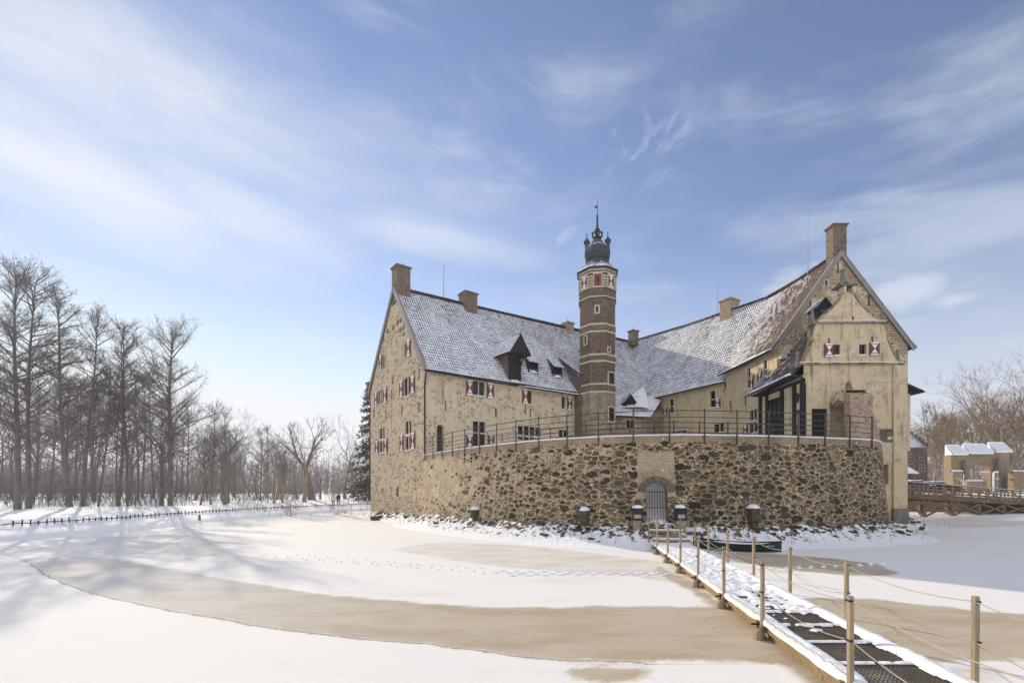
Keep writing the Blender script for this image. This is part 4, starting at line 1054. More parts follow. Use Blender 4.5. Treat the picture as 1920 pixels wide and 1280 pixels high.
# pale and dark patches of masonry at right
mb=MB(); wa.bx(mb,gx(1649)-XL,gx(1680)-XL,gz(828),gz(804),.002,.03); mb.build('brick_band','brick_band',an)
mb=MB()
for a,b,c,d in((1663,1680,818,824),(1651,1679,830,838),(1649,1680,838.5,852),(1652,1672,853,864)): mb=MB(); wa.bx(mb,gx(a)-XL,gx(b)-XL,gz(d),gz(c),.032,.055); mb.build('stone_block','stone_trim',an)
mb=MB()
wa.bx(mb,gx(1622)-XL,gx(1680)-XL,gz(715.5),gz(709.5),.0,.02); wa.bx(mb,gx(1632)-XL,gx(1638)-XL,gz(738),gz(716),.0,.02)
mb.build('pale_render_patch','stone_trim',an)
mb=MB(); wa.bx(mb,SL[0],SL[1],SL[2],SL[3],-.49,-.45); mb.build('slot_opening','dark_wood',an)
for px,py in((1554,640),(1635,637),(1599,600)):
    mb=MB(); a=gx(px)-XL; wa.bx(mb,a-.03,a+.03,gz(py)-.22,gz(py)+.22,0,.05); mb.build('wall_anchor','black_metal',an)
# oriel bay behind the right edge
ob=thing('oriel_bay','timber oriel bay with small roof jutting from the far right castle corner','bay',(29.7,38.6,0))
d_=38.0; xa,xb=29.0,gx(1707,d_); 
mb=MB(); z0,z1=gz(845,d_),gz(738,d_); mb.box(((xa+xb)/2,d_+1,(z0+z1)/2),(xb-xa,2,z1-z0)); 
mb.ngon(((xa+xb)/2,d_+1,0),0,0,[(z0-.7,.2),(z0,.8)],n=4); ow=mb.build('wall','stone_trim',ob)
mb=MB(); 
for a,b in((gz(822,d_),gz(778,d_)),(gz(775,d_),gz(748,d_))): mb.box(((xa+xb)/2+.1,d_-.02,(a+b)/2),((xb-xa)*.62,.06,b-a))
fr=mb.build('window','glass',ob)
mb=MB()
for k in range(1,5): mb.box(((xa+xb)/2+.1,d_-.06,z0+.5+(z1-z0-.6)*k/5),((xb-xa)*.62,.03,.06))
mb.build('casement','stone_trim',fr)
roofpatch(V((29.0,d_-.6,gz(712,d_)*0+z1-.05)),V((29.0,d_+2.4,z1-.05)),V((28.9,d_+2.4,z1+1.6)),V((28.9,d_-.6,z1+1.6)),'roof','slate',ob,lambda s,t:.4,sag=0,nu=2,nv=2,flare=0)
mb=MB(); mb.poly([(28.6,d_-.6,z1+1.5),(28.6,d_+2.4,z1+1.5),(31.9,d_+2.4,z1-.02),(31.9,d_-.6,z1-.02)]); mb.poly([(28.6,d_-.6,z1+1.62),(28.6,d_+2.4,z1+1.62),(31.95,d_+2.4,z1+.1),(31.95,d_-.6,z1+.1)]); mb.poly([(28.6,d_-.6,z1+1.5),(31.9,d_-.6,z1-.02),(31.95,d_-.6,z1+.1),(28.6,d_-.6,z1+1.62)])
mb.poly([(28.6,d_-.3,z1+1.5),(31.4,d_-.3,z1+.1),(28.6,d_-.3,z1)]);mb.build('roof','dark_wood',ob)
# ================================================================== BASTION
rim=[(-6.9,38.0),(-4.6,34.1),(-2.9,31.6),(-1.04,29.3),(1.18,26.9),(3.08,25.55),(5.26,24.45),(7.57,23.95),(9.3,23.95),(11.6,24.25),(13.6,24.55),(15.46,25.0),(17.2,25.55),(18.7,26.0),(20.15,26.75),(21.4,28.1),(22.65,29.9),(23.2,32.0)]
def crspline(P,n):
    P=[V((p[0],p[1],0)) for p in P]; out=[]
    for i in range(len(P)-1):
        p0=P[max(i-1,0)];p1=P[i];p2=P[i+1];p3=P[min(i+2,len(P)-1)]
        for k in range(n):
            t=k/n; out.append(.5*((2*p1)+(-p0+p2)*t+(2*p0-5*p1+4*p2-p3)*t*t+(-p0+3*p1-3*p2+p3)*t**3))
    out.append(P[-1]); return out
def resample(P,ds):
    S=[0]
    for a,b in zip(P[:-1],P[1:]): S.append(S[-1]+(b-a).length)
    n=int(round(S[-1]/ds)); out=[];j=0
    for k in range(n+1):
        s=S[-1]*k/n
        while j<len(S)-2 and S[j+1]<s: j+=1
        t=(s-S[j])/max(S[j+1]-S[j],1e-9); out.append(P[j].lerp(P[j+1],min(max(t,0),1)))
    return out,S[-1]
RIM,RL=resample(crspline(rim,8),.2); NR=len(RIM); du=RL/(NR-1)
RN=[]
for i in range(NR):
    a=RIM[max(i-1,0)];b=RIM[min(i+1,NR-1)]; d=(b-a).normalized(); RN.append(V((d.y,-d.x,0)))
ZT=5.32
def u_of_px(px,off=0,dref=None):
    best=min(range(NR),key=lambda i:abs((RIM[i]+RN[i]*off).x/(RIM[i]+RN[i]*off).y-(px-CX)/F)); return best
gi0,gi1=u_of_px(1207,.4),u_of_px(1252,.4)
terrace_mat(gi0*du,gi1*du)
GZ0,GZ1=.85,2.98
def bat(z,i=0): return .06+(.8-.36*min(1,max(0,(i*du-RL*.72)/(RL*.13))))*(1-z/ZT)**1.3 if z<ZT else .06
bs=thing('bastion_wall','curved battered rubble stone bastion wall with arched gate in front of the castle','wall',(8,24,0))
levels=[-.3,0,.4,.85,1.3,1.75,2.2,2.6,2.98,3.4,3.9,4.5,5.0,ZT]
def wp(i,z,o=0):
    n=.035*mnoise.noise(V((i*du*.8,z*1.1,3)))
    return RIM[i]+RN[i]*(bat(max(z,0),i)+o+n)+Z*z
mb=MB()
gmid=(gi0+gi1)/2; gh=(gi1-gi0)/2
for i in range(NR-1):
    for za,zb in zip(levels[:-1],levels[1:]):
        if gi0<=i<gi1 and za>=GZ0-.01 and zb<=GZ1+.01: continue
        mb.poly([wp(i,za),wp(i+1,za),wp(i+1,zb),wp(i,zb)],0,[(i*du,za),((i+1)*du,za),((i+1)*du,zb),(i*du,zb)])
# parapet top thickness
for i in range(NR-1): mb.poly([wp(i,ZT),wp(i+1,ZT),RIM[i+1]-RN[i+1]*.5+Z*ZT,RIM[i]-RN[i]*.5+Z*ZT],0,[(i*du,5.3),((i+1)*du,5.3),((i+1)*du,4.8),(i*du,4.8)])
mb.build('wall','bastion_rubble',bs)
# gate arch: spandrel + voussoirs + reveal
ga=wp(gi0,1.5); gb_=wp(gi1,1.5); gd_=(gb_-ga); gd_.z=0; gw=gd_.length; gd_.normalize(); gn=V((gd_.y,-gd_.x,0))
gnn=gn if gn.y<0 else -gn
def gp(a,z,o=0):
    k=a/gw*(gi1-gi0)+gi0; k=min(max(k,0),NR-1.001); i=int(k); f_=k-i
    return wp(i,z).lerp(wp(i+1,z),f_)+gnn*o
mb=MB(); spring=2.55; n=12
arc=[(gw/2-gw/2*math.cos(math.pi*k/n),spring+(2.95-spring)*math.sin(math.pi*k/n)) for k in range(n+1)]
for (xa,qa),(xb,qb) in zip(arc[:-1],arc[1:]):
    mb.poly([gp(xa,qa,.0),gp(xb,qb,.0),gp(xb,GZ1,.0),gp(xa,GZ1,.0)]); mb.poly([gp(xa,qa,0),gp(xb,qb,0),gp(xb,qb,-.7),gp(xa,qa,-.7)])
for a in(0,gw): mb.poly([gp(a,GZ0-.2,0),gp(a,spring,0),gp(a,spring,-.75),gp(a,GZ0-.2,-.75)])
mb.build('gate_reveal','brick_lower',bs)
mb=MB()
for k in range(17):
    t=math.pi*(k+.5)/17; 
    ca=gw/2-(gw/2+.16)*math.cos(t)*1.08; cz_=spring-.02+(2.95-spring+.20)*math.sin(t)
    c=gp(min(max(ca,-.3),gw+.3),cz_,.03); nrm=V((-math.cos(t)*gd_.x,-math.cos(t)*gd_.y,math.sin(t)))
    mb.bar(c-nrm*.17,c+nrm*.17,.085,.09,up=gnn)
mb.build('voussoir','brick_band',bs)
# iron gate
mb=MB()
for k in range(8):
    a=gw*(k+.5)/8; h=spring+(2.95-spring)*math.sin(math.acos(max(-1,min(1,1-2*a/gw)))); mb.bar(gp(a,GZ0,-.35),gp(a,h-.02,-.35),.016)
for z in(1.0,1.75,2.5): mb.bar(gp(0,z,-.36),gp(gw,z,-.36),.04)
mb.build('gate','iron',bs)
# snowed-up steps climbing behind the gate
gc=gp(gw/2,0,-.0); gc.z=0
mb=MB()
def stp(s,t):
    a=-.9+s*(gw+1.4); z=.9+t*4.4; ph=(t*17)%1; z=.9+(int(t*17)+ (0 if ph<.75 else (ph-.75)*4))/17*4.35; return gp(0,0,0)*0+V(((gp(0,0).x+gd_.x*a),(gp(0,0).y+gd_.y*a),z))-gnn*(.6+t*6.0)
mb.grid(stp,3,120); mb.build('snowy_steps','snow',bs)
mb=MB()
for a in(-.9,gw+.4):
    q0=V((gp(0,0).x+gd_.x*a,gp(0,0).y+gd_.y*a,0)); mb.poly([q0+Z*.5-gnn*1.35,q0+Z*5.15-gnn*1.35,q0+Z*5.15-gnn*6.6,q0+Z*.5-gnn*6.6])
mb.build('passage_wall','plaster_court',bs)
# snow on parapet
mb=MB(); rs=[];uvs=None
for i in range(NR):
    b=RIM[i]; n=RN[i]; h=.07+.03*mnoise.noise(V((i*.13,0,0))); e=.02*mnoise.noise(V((i*.9,5,0)))
    rs.append([b+n*(.07+e)+Z*(ZT-.015),b+n*(.10+e)+Z*(ZT+h*.55),b+n*.02+Z*(ZT+h),b-n*.35+Z*(ZT+h*1.1),b-n*.6+Z*(ZT-.02)])
mb.rings(rs,False,capt=False); mb.build('parapet_snow','snow',bs,smooth=True,weld=True)
# stone corbels jutting from the wall, with snow
for px,py,w_,h in((1093,966,.42,.55),(1410,963,.45,.6),(895,962,.34,.5),(800,975,.3,.55),(812,975,.3,.55)):
    i=u_of_px(px,.7); c=wp(i,1.0); z=HC+(HY-py)/F*c.y; c=V((c.x,c.y,z)); a=math.atan2(RN[i].y,RN[i].x)
    mb=MB(); mb.box(c+RN[i]*.1,(.55,w_,h),rz(a),0,.92); mb.box(c+RN[i]*.05-Z*(h/2+.1),(.4,w_*.8,.24),rz(a))
    cb=mb.build('stone_corbel','rock',bs); 
    o=lump(c+RN[i]*.1+Z*(h/2-.02),.33,w_*.62,.2,'snow_cap',cb,rot=a,seed=px)
# gate lamp boxes: dark boxes with a glazed slot on brick plinths
for px,lab in((1197,'dark metal box with snow cap left of the arched bastion gate'),(1270,'dark metal box with snow cap right of the arched bastion gate')):
    i=u_of_px(px,.8); c=wp(i,1.4,.42); z=HC+(HY-964.5)/F*c.y; a=math.atan2(RN[i].y,RN[i].x)
    t_=thing('lamp_box',lab,'lamp box',(c.x,c.y,0),'dark boxes beside the bastion gate')
    c=V((c.x,c.y,z)); r_=rz(a)
    mb=MB(); mb.box(c,(.36,.48,.56),r_); mb.box(c+Z*.30,(.42,.54,.05),r_); mb.build('housing','black_metal',t_)
    mb=MB(); mb.box(c+RN[i]*.185-Z*.07,(.02,.33,.17),r_); mb.build('glass_front','concrete',t_)
    mb=MB(); mb.box(V((c.x,c.y,.4)),(.36,.44,1.6),r_); mb.build('plinth','brick_lower',t_)
    lump(c+Z*.32,.22,.28,.15,'snow_cap',t_,rot=a,seed=px)
# ---- railings
def railing(lab,off,u0,u1,step,h,z0,px=None):
    mid=RIM[NR//2]+RN[NR//2]*off
    t_=thing('railing',lab,'railing',(mid.x,mid.y,z0),'iron railings along the bastion top')
    def at(s):
        k=min(max(s/du,0),NR-1.001); i=int(k); f_=k-i; return (RIM[i]+RN[i]*off).lerp(RIM[i+1]+RN[i+1]*off,f_)
    ss=[u0+(u1-u0)*k/round((u1-u0)/step) for k in range(int(round((u1-u0)/step))+1)]
    for s in ss:
        p=at(s); mb=MB(); mb.bar(p+Z*(z0-.45),p+Z*(z0+h),.055,.055); mb.box(p+Z*(z0+h+.02),(.08,.08,.04)); mb.build('post','iron',t_)
    n=int((u1-u0)/.25)
    for z,r_ in zip((.10,.36,.62,.88,h-.03),(.018,.018,.018,.018,.024)):
        mb=MB(); mb.tube([at(u0+(u1-u0)*k/n)+Z*(z0+z) for k in range(n+1)],r_,5); mb.build('rail','iron',t_)
    return t_
railing('rusty iron railing along the outer rim of the bastion wall',.12,.5,RL-7.0,1.68,1.24,ZT)
railing('second iron railing set back behind the outer one on the bastion',-3.0,5.5,RL-9,1.7,1.2,ZT-.1)
# ---- courtyard
mb=MB(); pts=[V((p.x,p.y,ZT-.12))-RN[i]*.3 for i,p in enumerate(RIM)][::3]
inner=[RIM[i]-RN[i]*3.2 for i in range(0,NR,3)]
poly=pts
ic=u_of_px(1229,0)
# fan from far centre, leaving the stair passage open
far=V((12,46,ZT-.12))
k0,k1=int((gi0-2)/3),int((gi1+3)/3)+1
rows=8
for i in range(len(poly)-1):
    for r_ in range(rows):
        ta,tb_=(r_/rows)**1.3,((r_+1)/rows)**1.3
        if k0-3<=i<k1+1 and tb_<=.40: continue
        mb.poly([poly[i].lerp(far,ta),poly[i+1].lerp(far,ta),poly[i+1].lerp(far,tb_),poly[i].lerp(far,tb_)])
mb.poly([poly[0],far,V((15,56,ZT-.12)),V((2,48,ZT-.12))]); mb.poly([poly[-1],V((21,45,ZT-.12)),V((15,56,ZT-.12)),far])
tag(mb.build('courtyard_ground','snow'),kind='structure')
mb=MB(); 
def heap(s,t): x=14.6+s*4.6; y=25.6+t*2.5; return V((x,y+.18*(x-15)*s,ZT-.1+.33*math.sin(math.pi*s)*math.sin(math.pi*t)+.05*mnoise.noise(V((x,y,2)))))
mb.grid(heap,16,8); tag(mb.build('snow_drift','snow',smooth=True),kind='structure')
# ================================================================== ICE
def G(*pts): return [onground(x,y) for x,y in pts]
band=G((40,1047),(120,1043),(204,1046),(303,1064),(401,1082),(510,1100),(620,1116),(760,1127),(900,1137),(1000,1139),(1200,1135),(1345,1140),(1420,1133),(1500,1121),(1640,1122),(1700,1130),(1800,1140),(1920,1151),(2100,1165),(2300,1300),(1920,1238),(1760,1240),(1690,1225),(1580,1262),(1500,1252),(1460,1243),(1330,1238),(1200,1241),(1060,1238),(960,1229),(900,1220),(800,1207),(693,1199),(601,1188),(510,1177),(419,1160),(328,1146),(233,1126),(157,1108),(91,1080))
low=G((1060,1256),(1120,1248),(1200,1252),(1230,1268),(1150,1278),(1085,1272))
under=G((1236,1060),(1300,1090),(1345,1125),(1400,1165),(1480,1215),(1580,1262),(1700,1290),(1560,1300),(1480,1255),(1370,1165),(1300,1110),(1225,1070))
t1=G((735,1030),(790,1019),(850,1017),(950,1020),(1060,1030),(1240,1052),(1310,1085),(1260,1090),(1180,1079),(1050,1071),(950,1062),(850,1050))
t2=G((1335,1034),(1440,1037),(1560,1046),(1640,1056),(1690,1076),(1600,1079),(1500,1070),(1400,1056))
t3=G((1400,1024),(1490,1019),(1590,1017),(1690,1014),(1640,1023),(1560,1029),(1470,1031))
t4=G((1700,977),(1790,970),(1920,968),(2000,975),(1920,985),(1800,990))
t5=G((1620,1290),(1700,1262),(1800,1250),(1890,1255),(1850,1300))
t6=G((150,1010),(300,1000),(430,1012),(520,1040),(420,1058),(300,1050),(180,1035))
def sdf(poly,X,Y):
    P=np.array([(p.x,p.y) for p in poly]); Q=np.roll(P,-1,0)
    d=np.full(X.shape,1e9); ins=np.zeros(X.shape,bool)
    for (ax,ay),(bx_,by) in zip(P,Q):
        ex,ey=bx_-ax,by-ay; t=np.clip(((X-ax)*ex+(Y-ay)*ey)/(ex*ex+ey*ey+1e-12),0,1)
        d=np.minimum(d,np.hypot(X-ax-t*ex,Y-ay-t*ey))
        c=((ay>Y)!=(by>Y))&(X<(bx_-ax)*(Y-ay)/(by-ay+1e-12)+ax); ins^=c
    return np.where(ins,d,-d)
xs=np.concatenate([np.linspace(-110,-36,12),np.arange(-35,35,.22),np.linspace(36,110,12)])
ys=np.concatenate([[-8,-3,0,1],np.arange(1.5,38,.22),np.linspace(39,110,16)])
X,Y=np.meshgrid(xs,ys)
bare=np.maximum.reduce([sdf(q,X,Y) for q in(band,low,under,t2)])
thin=np.maximum.reduce([sdf(q,X,Y) for q in(t1,t3,t4,t5,t6)])
crack_shade_pts=band[-18:]  # seaward edge of the left band
cr=[p for p in G((1200,1241),(1060,1238),(960,1229),(900,1220),(800,1207),(693,1199),(601,1188),(510,1177),(419,1160),(328,1146),(233,1126),(157,1108),(91,1080),(47,1051))]
def linedist(L,X,Y):
    d=np.full(X.shape,9.0); best=np.full(X.shape,9.0)
    for a,b in zip(L[:-1],L[1:]):
        ex,ey=b.x-a.x,b.y-a.y; ll=math.hypot(ex,ey); t=np.clip(((X-a.x)*ex+(Y-a.y)*ey)/(ll*ll),0,1)
        dd=np.hypot(X-a.x-t*ex,Y-a.y-t*ey); s=np.sign((X-a.x)*ey-(Y-a.y)*ex)
        m=dd<best; d=np.where(m,dd*s,d); best=np.where(m,dd,best)
    return d
crk_shade=linedist(cr,X,Y)
nv=X.size; ny,nx=X.shape
me=bpy.data.meshes.new('ice'); idx=np.arange(nv).reshape(ny,nx)
fc=np.stack([idx[:-1,:-1],idx[:-1,1:],idx[1:,1:],idx[1:,:-1]],-1).reshape(-1,4)
vv=np.stack([X.ravel(),Y.ravel(),np.zeros(nv)],1)
me.from_pydata(vv.tolist(),[],fc.tolist())
for nme,arr in(('bare',bare),('thin',thin),('crack_shade',crk_shade)):
    a=me.attributes.new(nme,'FLOAT','POINT'); a.data.foreach_set('value',np.clip(arr,-3,3).ravel().astype(np.float32))
me.materials.append(M['ice']); ice=bpy.data.objects.new('ice',me); col.objects.link(ice); ice['kind']='structure'
# footprints: shallow dents with raised rims across the ice
mb=MB()
def dent(c,a,l=.13,w=.06):
    u=V((math.cos(a),math.sin(a),0)); v_=V((-u.y,u.x,0)); n=8
    rim_=[c+u*l*math.cos(2*math.pi*k/n)+v_*w*math.sin(2*math.pi*k/n)+Z*.004 for k in range(n)]
    top=[c+(p-c)*.75+Z*.028 for p in rim_]; inn=[c+(p-c)*.5+Z*.006 for p in rim_]
    mb.rings([rim_,top,inn],True,0)
def trail(a,b,n,wob=.12,l=.13):
    a=onground(*a); b=onground(*b); d=(b-a).normalized(); s=V((-d.y,d.x,0))
    for k in range(n): dent(a.lerp(b,k/(n-1))+s*((k%2)*2-1)*wob+s*R.uniform(-.03,.03),math.atan2(d.y,d.x)+R.uniform(-.2,.2),l,l*.5)
trail((930,1072),(1255,1077),26,.14); trail((960,1078),(1240,1074),20,.12)
trail((1420,1068),(1660,1057),22,.13,.1); trail((520,1044),(930,1075),24,.1,.06); trail((560,1040),(900,1066),18,.1,.05)
tag(mb.build('footprints','snow',smooth=True),kind='structure')
# ================================================================== snow bank round the foot of the walls
foot=[wp(i,.3) for i in range(0,NR,2)]
for p in foot: p.z=0
pre=[A+V((-.3,.4,0)),A.lerp(B,.5),B+V((0,0,0))]
line=[V((-14.2,49,0)),V((A.x,A.y,0)),V((A.x,A.y,0)).lerp(B,.33),V((A.x,A.y,0)).lerp(B,.66),B+V((.0,.0,0))]+[V((p.x,p.y,0)) for p in foot[3:]]+[V((23.4,31.9,0)),V((25.0,31.7,0)),V((26.6,31.8,0)),V((27.4,33,0)),V((29.5,36,0)),V((29.6,40,0))]
LN,LL_=resample(line,.16)
def nrm_at(Ls,i):
    a=Ls[max(i-6,0)];b=Ls[min(i+6,len(Ls)-1)]; d=(b-a).normalized(); return V((d.y,-d.x,0))
prof=[(-.35,.95),(-.05,.80),(.2,.60),(.5,.42),(.85,.28),(1.2,.16),(1.6,.07),(2.1,.02),(2.7,-.03)]
mb=MB(); rs=[]
for i,p in enumerate(LN):
    n=nrm_at(LN,i); q=p.x
    s=.55+.45*min(max((q+13)/7,0),1)      # narrower bank at gable
    if q>20: s*=max(.45,1-(q-20)/9)
    gate=math.exp(-((p.x-7.1)/1.1)**2)
    row=[]
    for (o,z) in prof:
        f_=mnoise.noise(V((p.x*.9,p.y*.9,o*1.2)))*.16+mnoise.noise(V((p.x*3.1,p.y*3.1,o*3)))*.09
        zz=z*(.8*s+.2)+f_*min(1,z*2.2)+gate*.45*max(0,1-abs(o-.2)/1.6)
        row.append(p+n*(o*s)+Z*zz)
    rs.append(row)
mb.rings(rs,False,capt=False); tag(mb.build('snow_bank','bank_snow',smooth=True,weld=True),kind='structure')
# rocks
rocks=[]
def rockmesh(seed):
    bm=bmesh.new(); bmesh.ops.create_icosphere(bm,subdivisions=2,radius=1)
    for v in bm.verts:
        n=v.co.normalized(); v.co=V((n.x*1.0,n.y*.75,n.z*.55))*(1+.35*mnoise.noise(n*1.4+V((seed*3.3,0,0))))
    me=bpy.data.meshes.new('boulder'); bm.to_mesh(me); bm.free(); me.materials.append(M['rock']); return me
def capmesh(seed):
    bm=bmesh.new(); bmesh.ops.create_icosphere(bm,subdivisions=2,radius=1)
    for v in bm.verts:
        n=v.co.normalized(); v.co=V((n.x*.85,n.y*.62,.34+max(n.z,-.15)*.3))*(1+.3*mnoise.noise(n*1.4+V((seed*3.3,0,0))))
    me=bpy.data.meshes.new('snow_cap'); bm.to_mesh(me); bm.free(); me.materials.append(M['snow']); me.polygons.foreach_set('use_smooth',[True]*len(me.polygons)); return me
rm=[(rockmesh(k),capmesh(k)) for k in range(5)]
def rock(loc,s,rot,cap,label,group):
    a,b=rm[R.randrange(5)]; o=bpy.data.objects.new('boulder',a); col.objects.link(o); o.location=loc; o.scale=(s,s,s); o.rotation_euler=(R.uniform(-.3,.3),R.uniform(-.3,.3),rot)
    tag(o,label,'rock',group)
    if cap:
        c=bpy.data.objects.new('snow_cap',b); col.objects.link(c); c.parent=o
    return o
for k in range(130):
    i=R.randrange(20,len(LN)-30); p=LN[i]; n=nrm_at(LN,i)
    if abs(p.x-7.0)<1.2: continue
    s=.55+.45*min(max((p.x+13)/7,0),1); o=R.uniform(.0,1.25)*s
    if p.x>12: o=R.uniform(.0,.9)*s
    z=.62-.5*o/s+R.uniform(-.1,.06)
    rock(p+n*o+Z*z,R.uniform(.10,.27),R.uniform(0,6.28),R.random()<.6,'brown boulder half buried in snow at the foot of the castle walls','boulders along the foot of the walls')
for px,py,s in((703,972,.42),(712,970,.36)): 
    p=onground(px,py+3); rock(p+Z*.15,s,.6,False,'big dark boulder at the left foot of the castle gable' if px<705 else 'dark boulder just right of the outermost one at the gable foot','boulders at the gable corner')
p=onground(1683,1003); rock(p+Z*.1,.55,-.5,True,'large dark boulder on the ice at the right foot of the bastion','boulder')
# ================================================================== footbridge
fb=thing('footbridge','snowy wooden footbridge with steel grating and rope rails leading to the bastion gate','bridge',(5.3,12,0))
FL=lambda y: 4.09+.1326*(y-5.84)-0.0
FR_=lambda y: 5.54+.1316*(y-5.79)
ZD=.30
def dk(u,y,z): # u 0..1 across
    return V((FL(y)+.06+(FR_(y)-FL(y)-.12)*u,y,z))
Yb0,Yb1=2.2,21.6
for nm,u in(('side_beam',0.02),('side_beam',.98)):
    k=0; y=Yb0
    while y<Yb1-.1:
        y2=min(y+2.25,Yb1); mb=MB(); mb.bar(dk(u,y+.01,ZD-.11),dk(u,y2-.01,ZD-.11),.07,.15); mb.bar(dk(u+(.035 if u<.5 else -.035),y+.01,ZD-.24),dk(u+(.035 if u<.5 else -.035),y2-.01,ZD-.24),.06,.10)
        mb.build(nm,'wood_beam',fb); y=y2
lefty=[5.84,8.6,10.85,13.15,15.35,17.5,19.8,22.1]; righty=[3.0,5.79,8.53,10.78,12.98,15.2,17.4,19.4,22.1]
def post(x,y,side):
    mb=MB(); mb.bar(V((x,y,.02)),V((x+R.uniform(-.012,.012),y,1.366+R.uniform(-.01,.012))),.055,.055); o=mb.build('post','wood_post',fb)
    mb=MB(); mb.bar(V((x-.04*side,y+.12,.0)),V((x-.04*side,y+.12,.30)),.05,.06); mb.bar(V((x-.0,y+.0,.26)),V((x+1.5*side*-1*-1 if False else x,y+.16,.26)),.05,.05)
    b=mb.build('bracket','wood_beam',o)
    mb=MB(); mb.ngon((x-.08*side,y-.03,0),0,.3,[(-.02,.10),(.08,.085),(.15,.06),(.19,.02)],n=8); mb.build('footing','wood_post',o)
    mb=MB(); mb.bar(V((x-.16,y+.08,.24)),V((x+.16,y+.08,.24)),.03,.03); mb.bar(V((x,y-.1,.05)),V((x+.02,y+.3,.05)),.025,.025); mb.build('bolt','black_metal',o)
    for z in(1.31,.83): mb=MB(); mb.bar(V((x-.02*side,y-.045,z)),V((x-.02*side,y+.05,z)),.04,.022); mb.build('rope_eye','black_metal',o)
lefts=[];rights=[]
for y in lefty: post(FL(y),y,1); lefts.append(V((FL(y),y,0)))
for y in righty: post(FR_(y),y,-1); rights.append(V((FR_(y),y,0)))
lefts=[V((FL(3.0),3.0,0))]+lefts
post(FL(3.0),3.0,1)
for row in (lefts,rights):
    for z,sag in((1.31,.10),(.83,.13)):
        pts=[]
        for a,b in zip(row[:-1],row[1:]):
            for k in range(10):
                t=k/10; pts.append(a.lerp(b,t)+Z*(z-sag*4*t*(1-t)))
        pts.append(row[-1]+Z*z)
        mb=MB(); mb.tube(pts,.0065,5); mb.build('rope','rope',fb,smooth=True)
mb=MB()
for y in lefty[:]+[3.0]: mb.bar(dk(-.08,y+.14,ZD-.36),dk(1.08,y+.14,ZD-.36),.09,.1); 
for y in lefty: mb.bar(V((FL(y)-.12,y-.1,.012)),V((FL(y)+1.4,y+.1,.012)),.02,.02)
mb.build('cross_beam','wood_beam',fb)
# steel grating: real bars
mb=MB(); y=3.2
for k in range(21):
    u=.06+.88*k/20; mb.bar(dk(u,3.2,ZD-.03),dk(u,19.6,ZD-.03),.011,.016)
while y<19.6:
    mb.bar(dk(.05,y,ZD-.02),dk(.95,y,ZD-.02),.011,.006); y+=.072 if y<10 else .12
mb.build('grating','grate',fb)
mb=MB(); y=2.9
while y<Yb1: mb.bar(dk(.03,y,ZD-.07),dk(.97,y,ZD-.07),.05,.05); y+=.92
mb.build('joist','wood_beam',fb)
# snow lying on the deck
def hsnow(u,y):
    n1=mnoise.noise(V((u*3.2,y*1.6,1.7))); n2=mnoise.noise(V((u*9,y*6.5,4.1))); n3=mnoise.noise(V((u*22,y*14,9)))
    eL=1-min(1,max(0,u-.03)/(.13+.07*n1)); eR=1-min(1,max(0,.97-u)/(.08+.05*mnoise.noise(V((3,y*3.1,0)))))
    h=max(eL,0)**.5*(.075+.03*n2)+max(eR,0)**.5*(.07+.06*max(0,mnoise.noise(V((7,y*4.3,2)))))
    far=min(max((y-7.2)/4.2,0),1)
    j=abs(((y-2.9)/.92+.5)%1-.5)*.92; jn=max(0,1-j/(.035+.03*n2+.05*far))**.5*(.03+.03*far) if mnoise.noise(V((u*5,y*2.1,8)))>-.22 else 0
    clump=(-.05+.078*far+.05*n1+.05*n2*(.3+.7*far)+.022*n3*far)+ (.05 if y>15 else 0)*.5
    h=max(h,clump,(jn*(1 if y>6.2 else .7)+n3*.01) if jn>0 else 0) if True else h
    return h
mb=MB(); nu_,nv_=44,int((21.4-3.6)/.04)
hh=[[hsnow(-.035+1.07*i/nu_,3.6+(21.4-3.6)*j/nv_) for i in range(nu_+1)] for j in range(nv_+1)]
def sfn(s,t):
    i=int(round(s*nu_));j=int(round(t*nv_)); u=-.035+1.07*s; y=3.6+(21.4-3.6)*t; return dk(u,y,ZD-.008+max(hh[j][i],-.02))
mb.grid(sfn,nu_,nv_,skip=lambda s,t: max(hh[int(t*nv_)][int(s*nu_)],hh[min(int(t*nv_)+1,nv_)][min(int(s*nu_)+1,nu_)])<.004)
# hanging lips at both edges
for uu,sg in((-.035,-1),(1.035,1)):
    rs=[]
    for j in range(0,nv_+1):
        y=3.6+(21.4-3.6)*j/nv_; hgt=max(hh[j][0 if sg<0 else nu_],.0)+.0; b=dk(uu,y,0)
        dr=.03+.03*mnoise.noise(V((y*2.2,sg*3,0)))
        rs.append([V((b.x,b.y,ZD-.008+hgt)),V((b.x+sg*(.02+dr*.3),b.y,ZD-.02+hgt*.2)),V((b.x+sg*.01,b.y,ZD-.04-dr))])
    mb.rings(rs,False,capt=False)
mb.build('deck_snow','snow_rough',fb,smooth=True,weld=True)
# steps at the far end
for k,(y,z) in enumerate(((21.2,.42),(21.75,.55),(22.3,.72))):
    mb=MB(); mb.box(V((FL(y)+.85,y,z)),(1.5,.4,.09),rz(-.13)); s_=mb.build('step','wood_beam',fb)
    if k!=1: mb=MB(); mb.box(V((FL(y)+.85,y+.02,z+.07)),(1.48,.34,.05),rz(-.13)); mb.build('step_snow','snow',s_)
mb=MB(); mb.tube([V((5.2,21.6,.16)),V((6.3,21.2,.16))],.09,7); mb.tube([V((5.3,21.9,.1)),V((6.4,21.55,.1))],.08,7); 
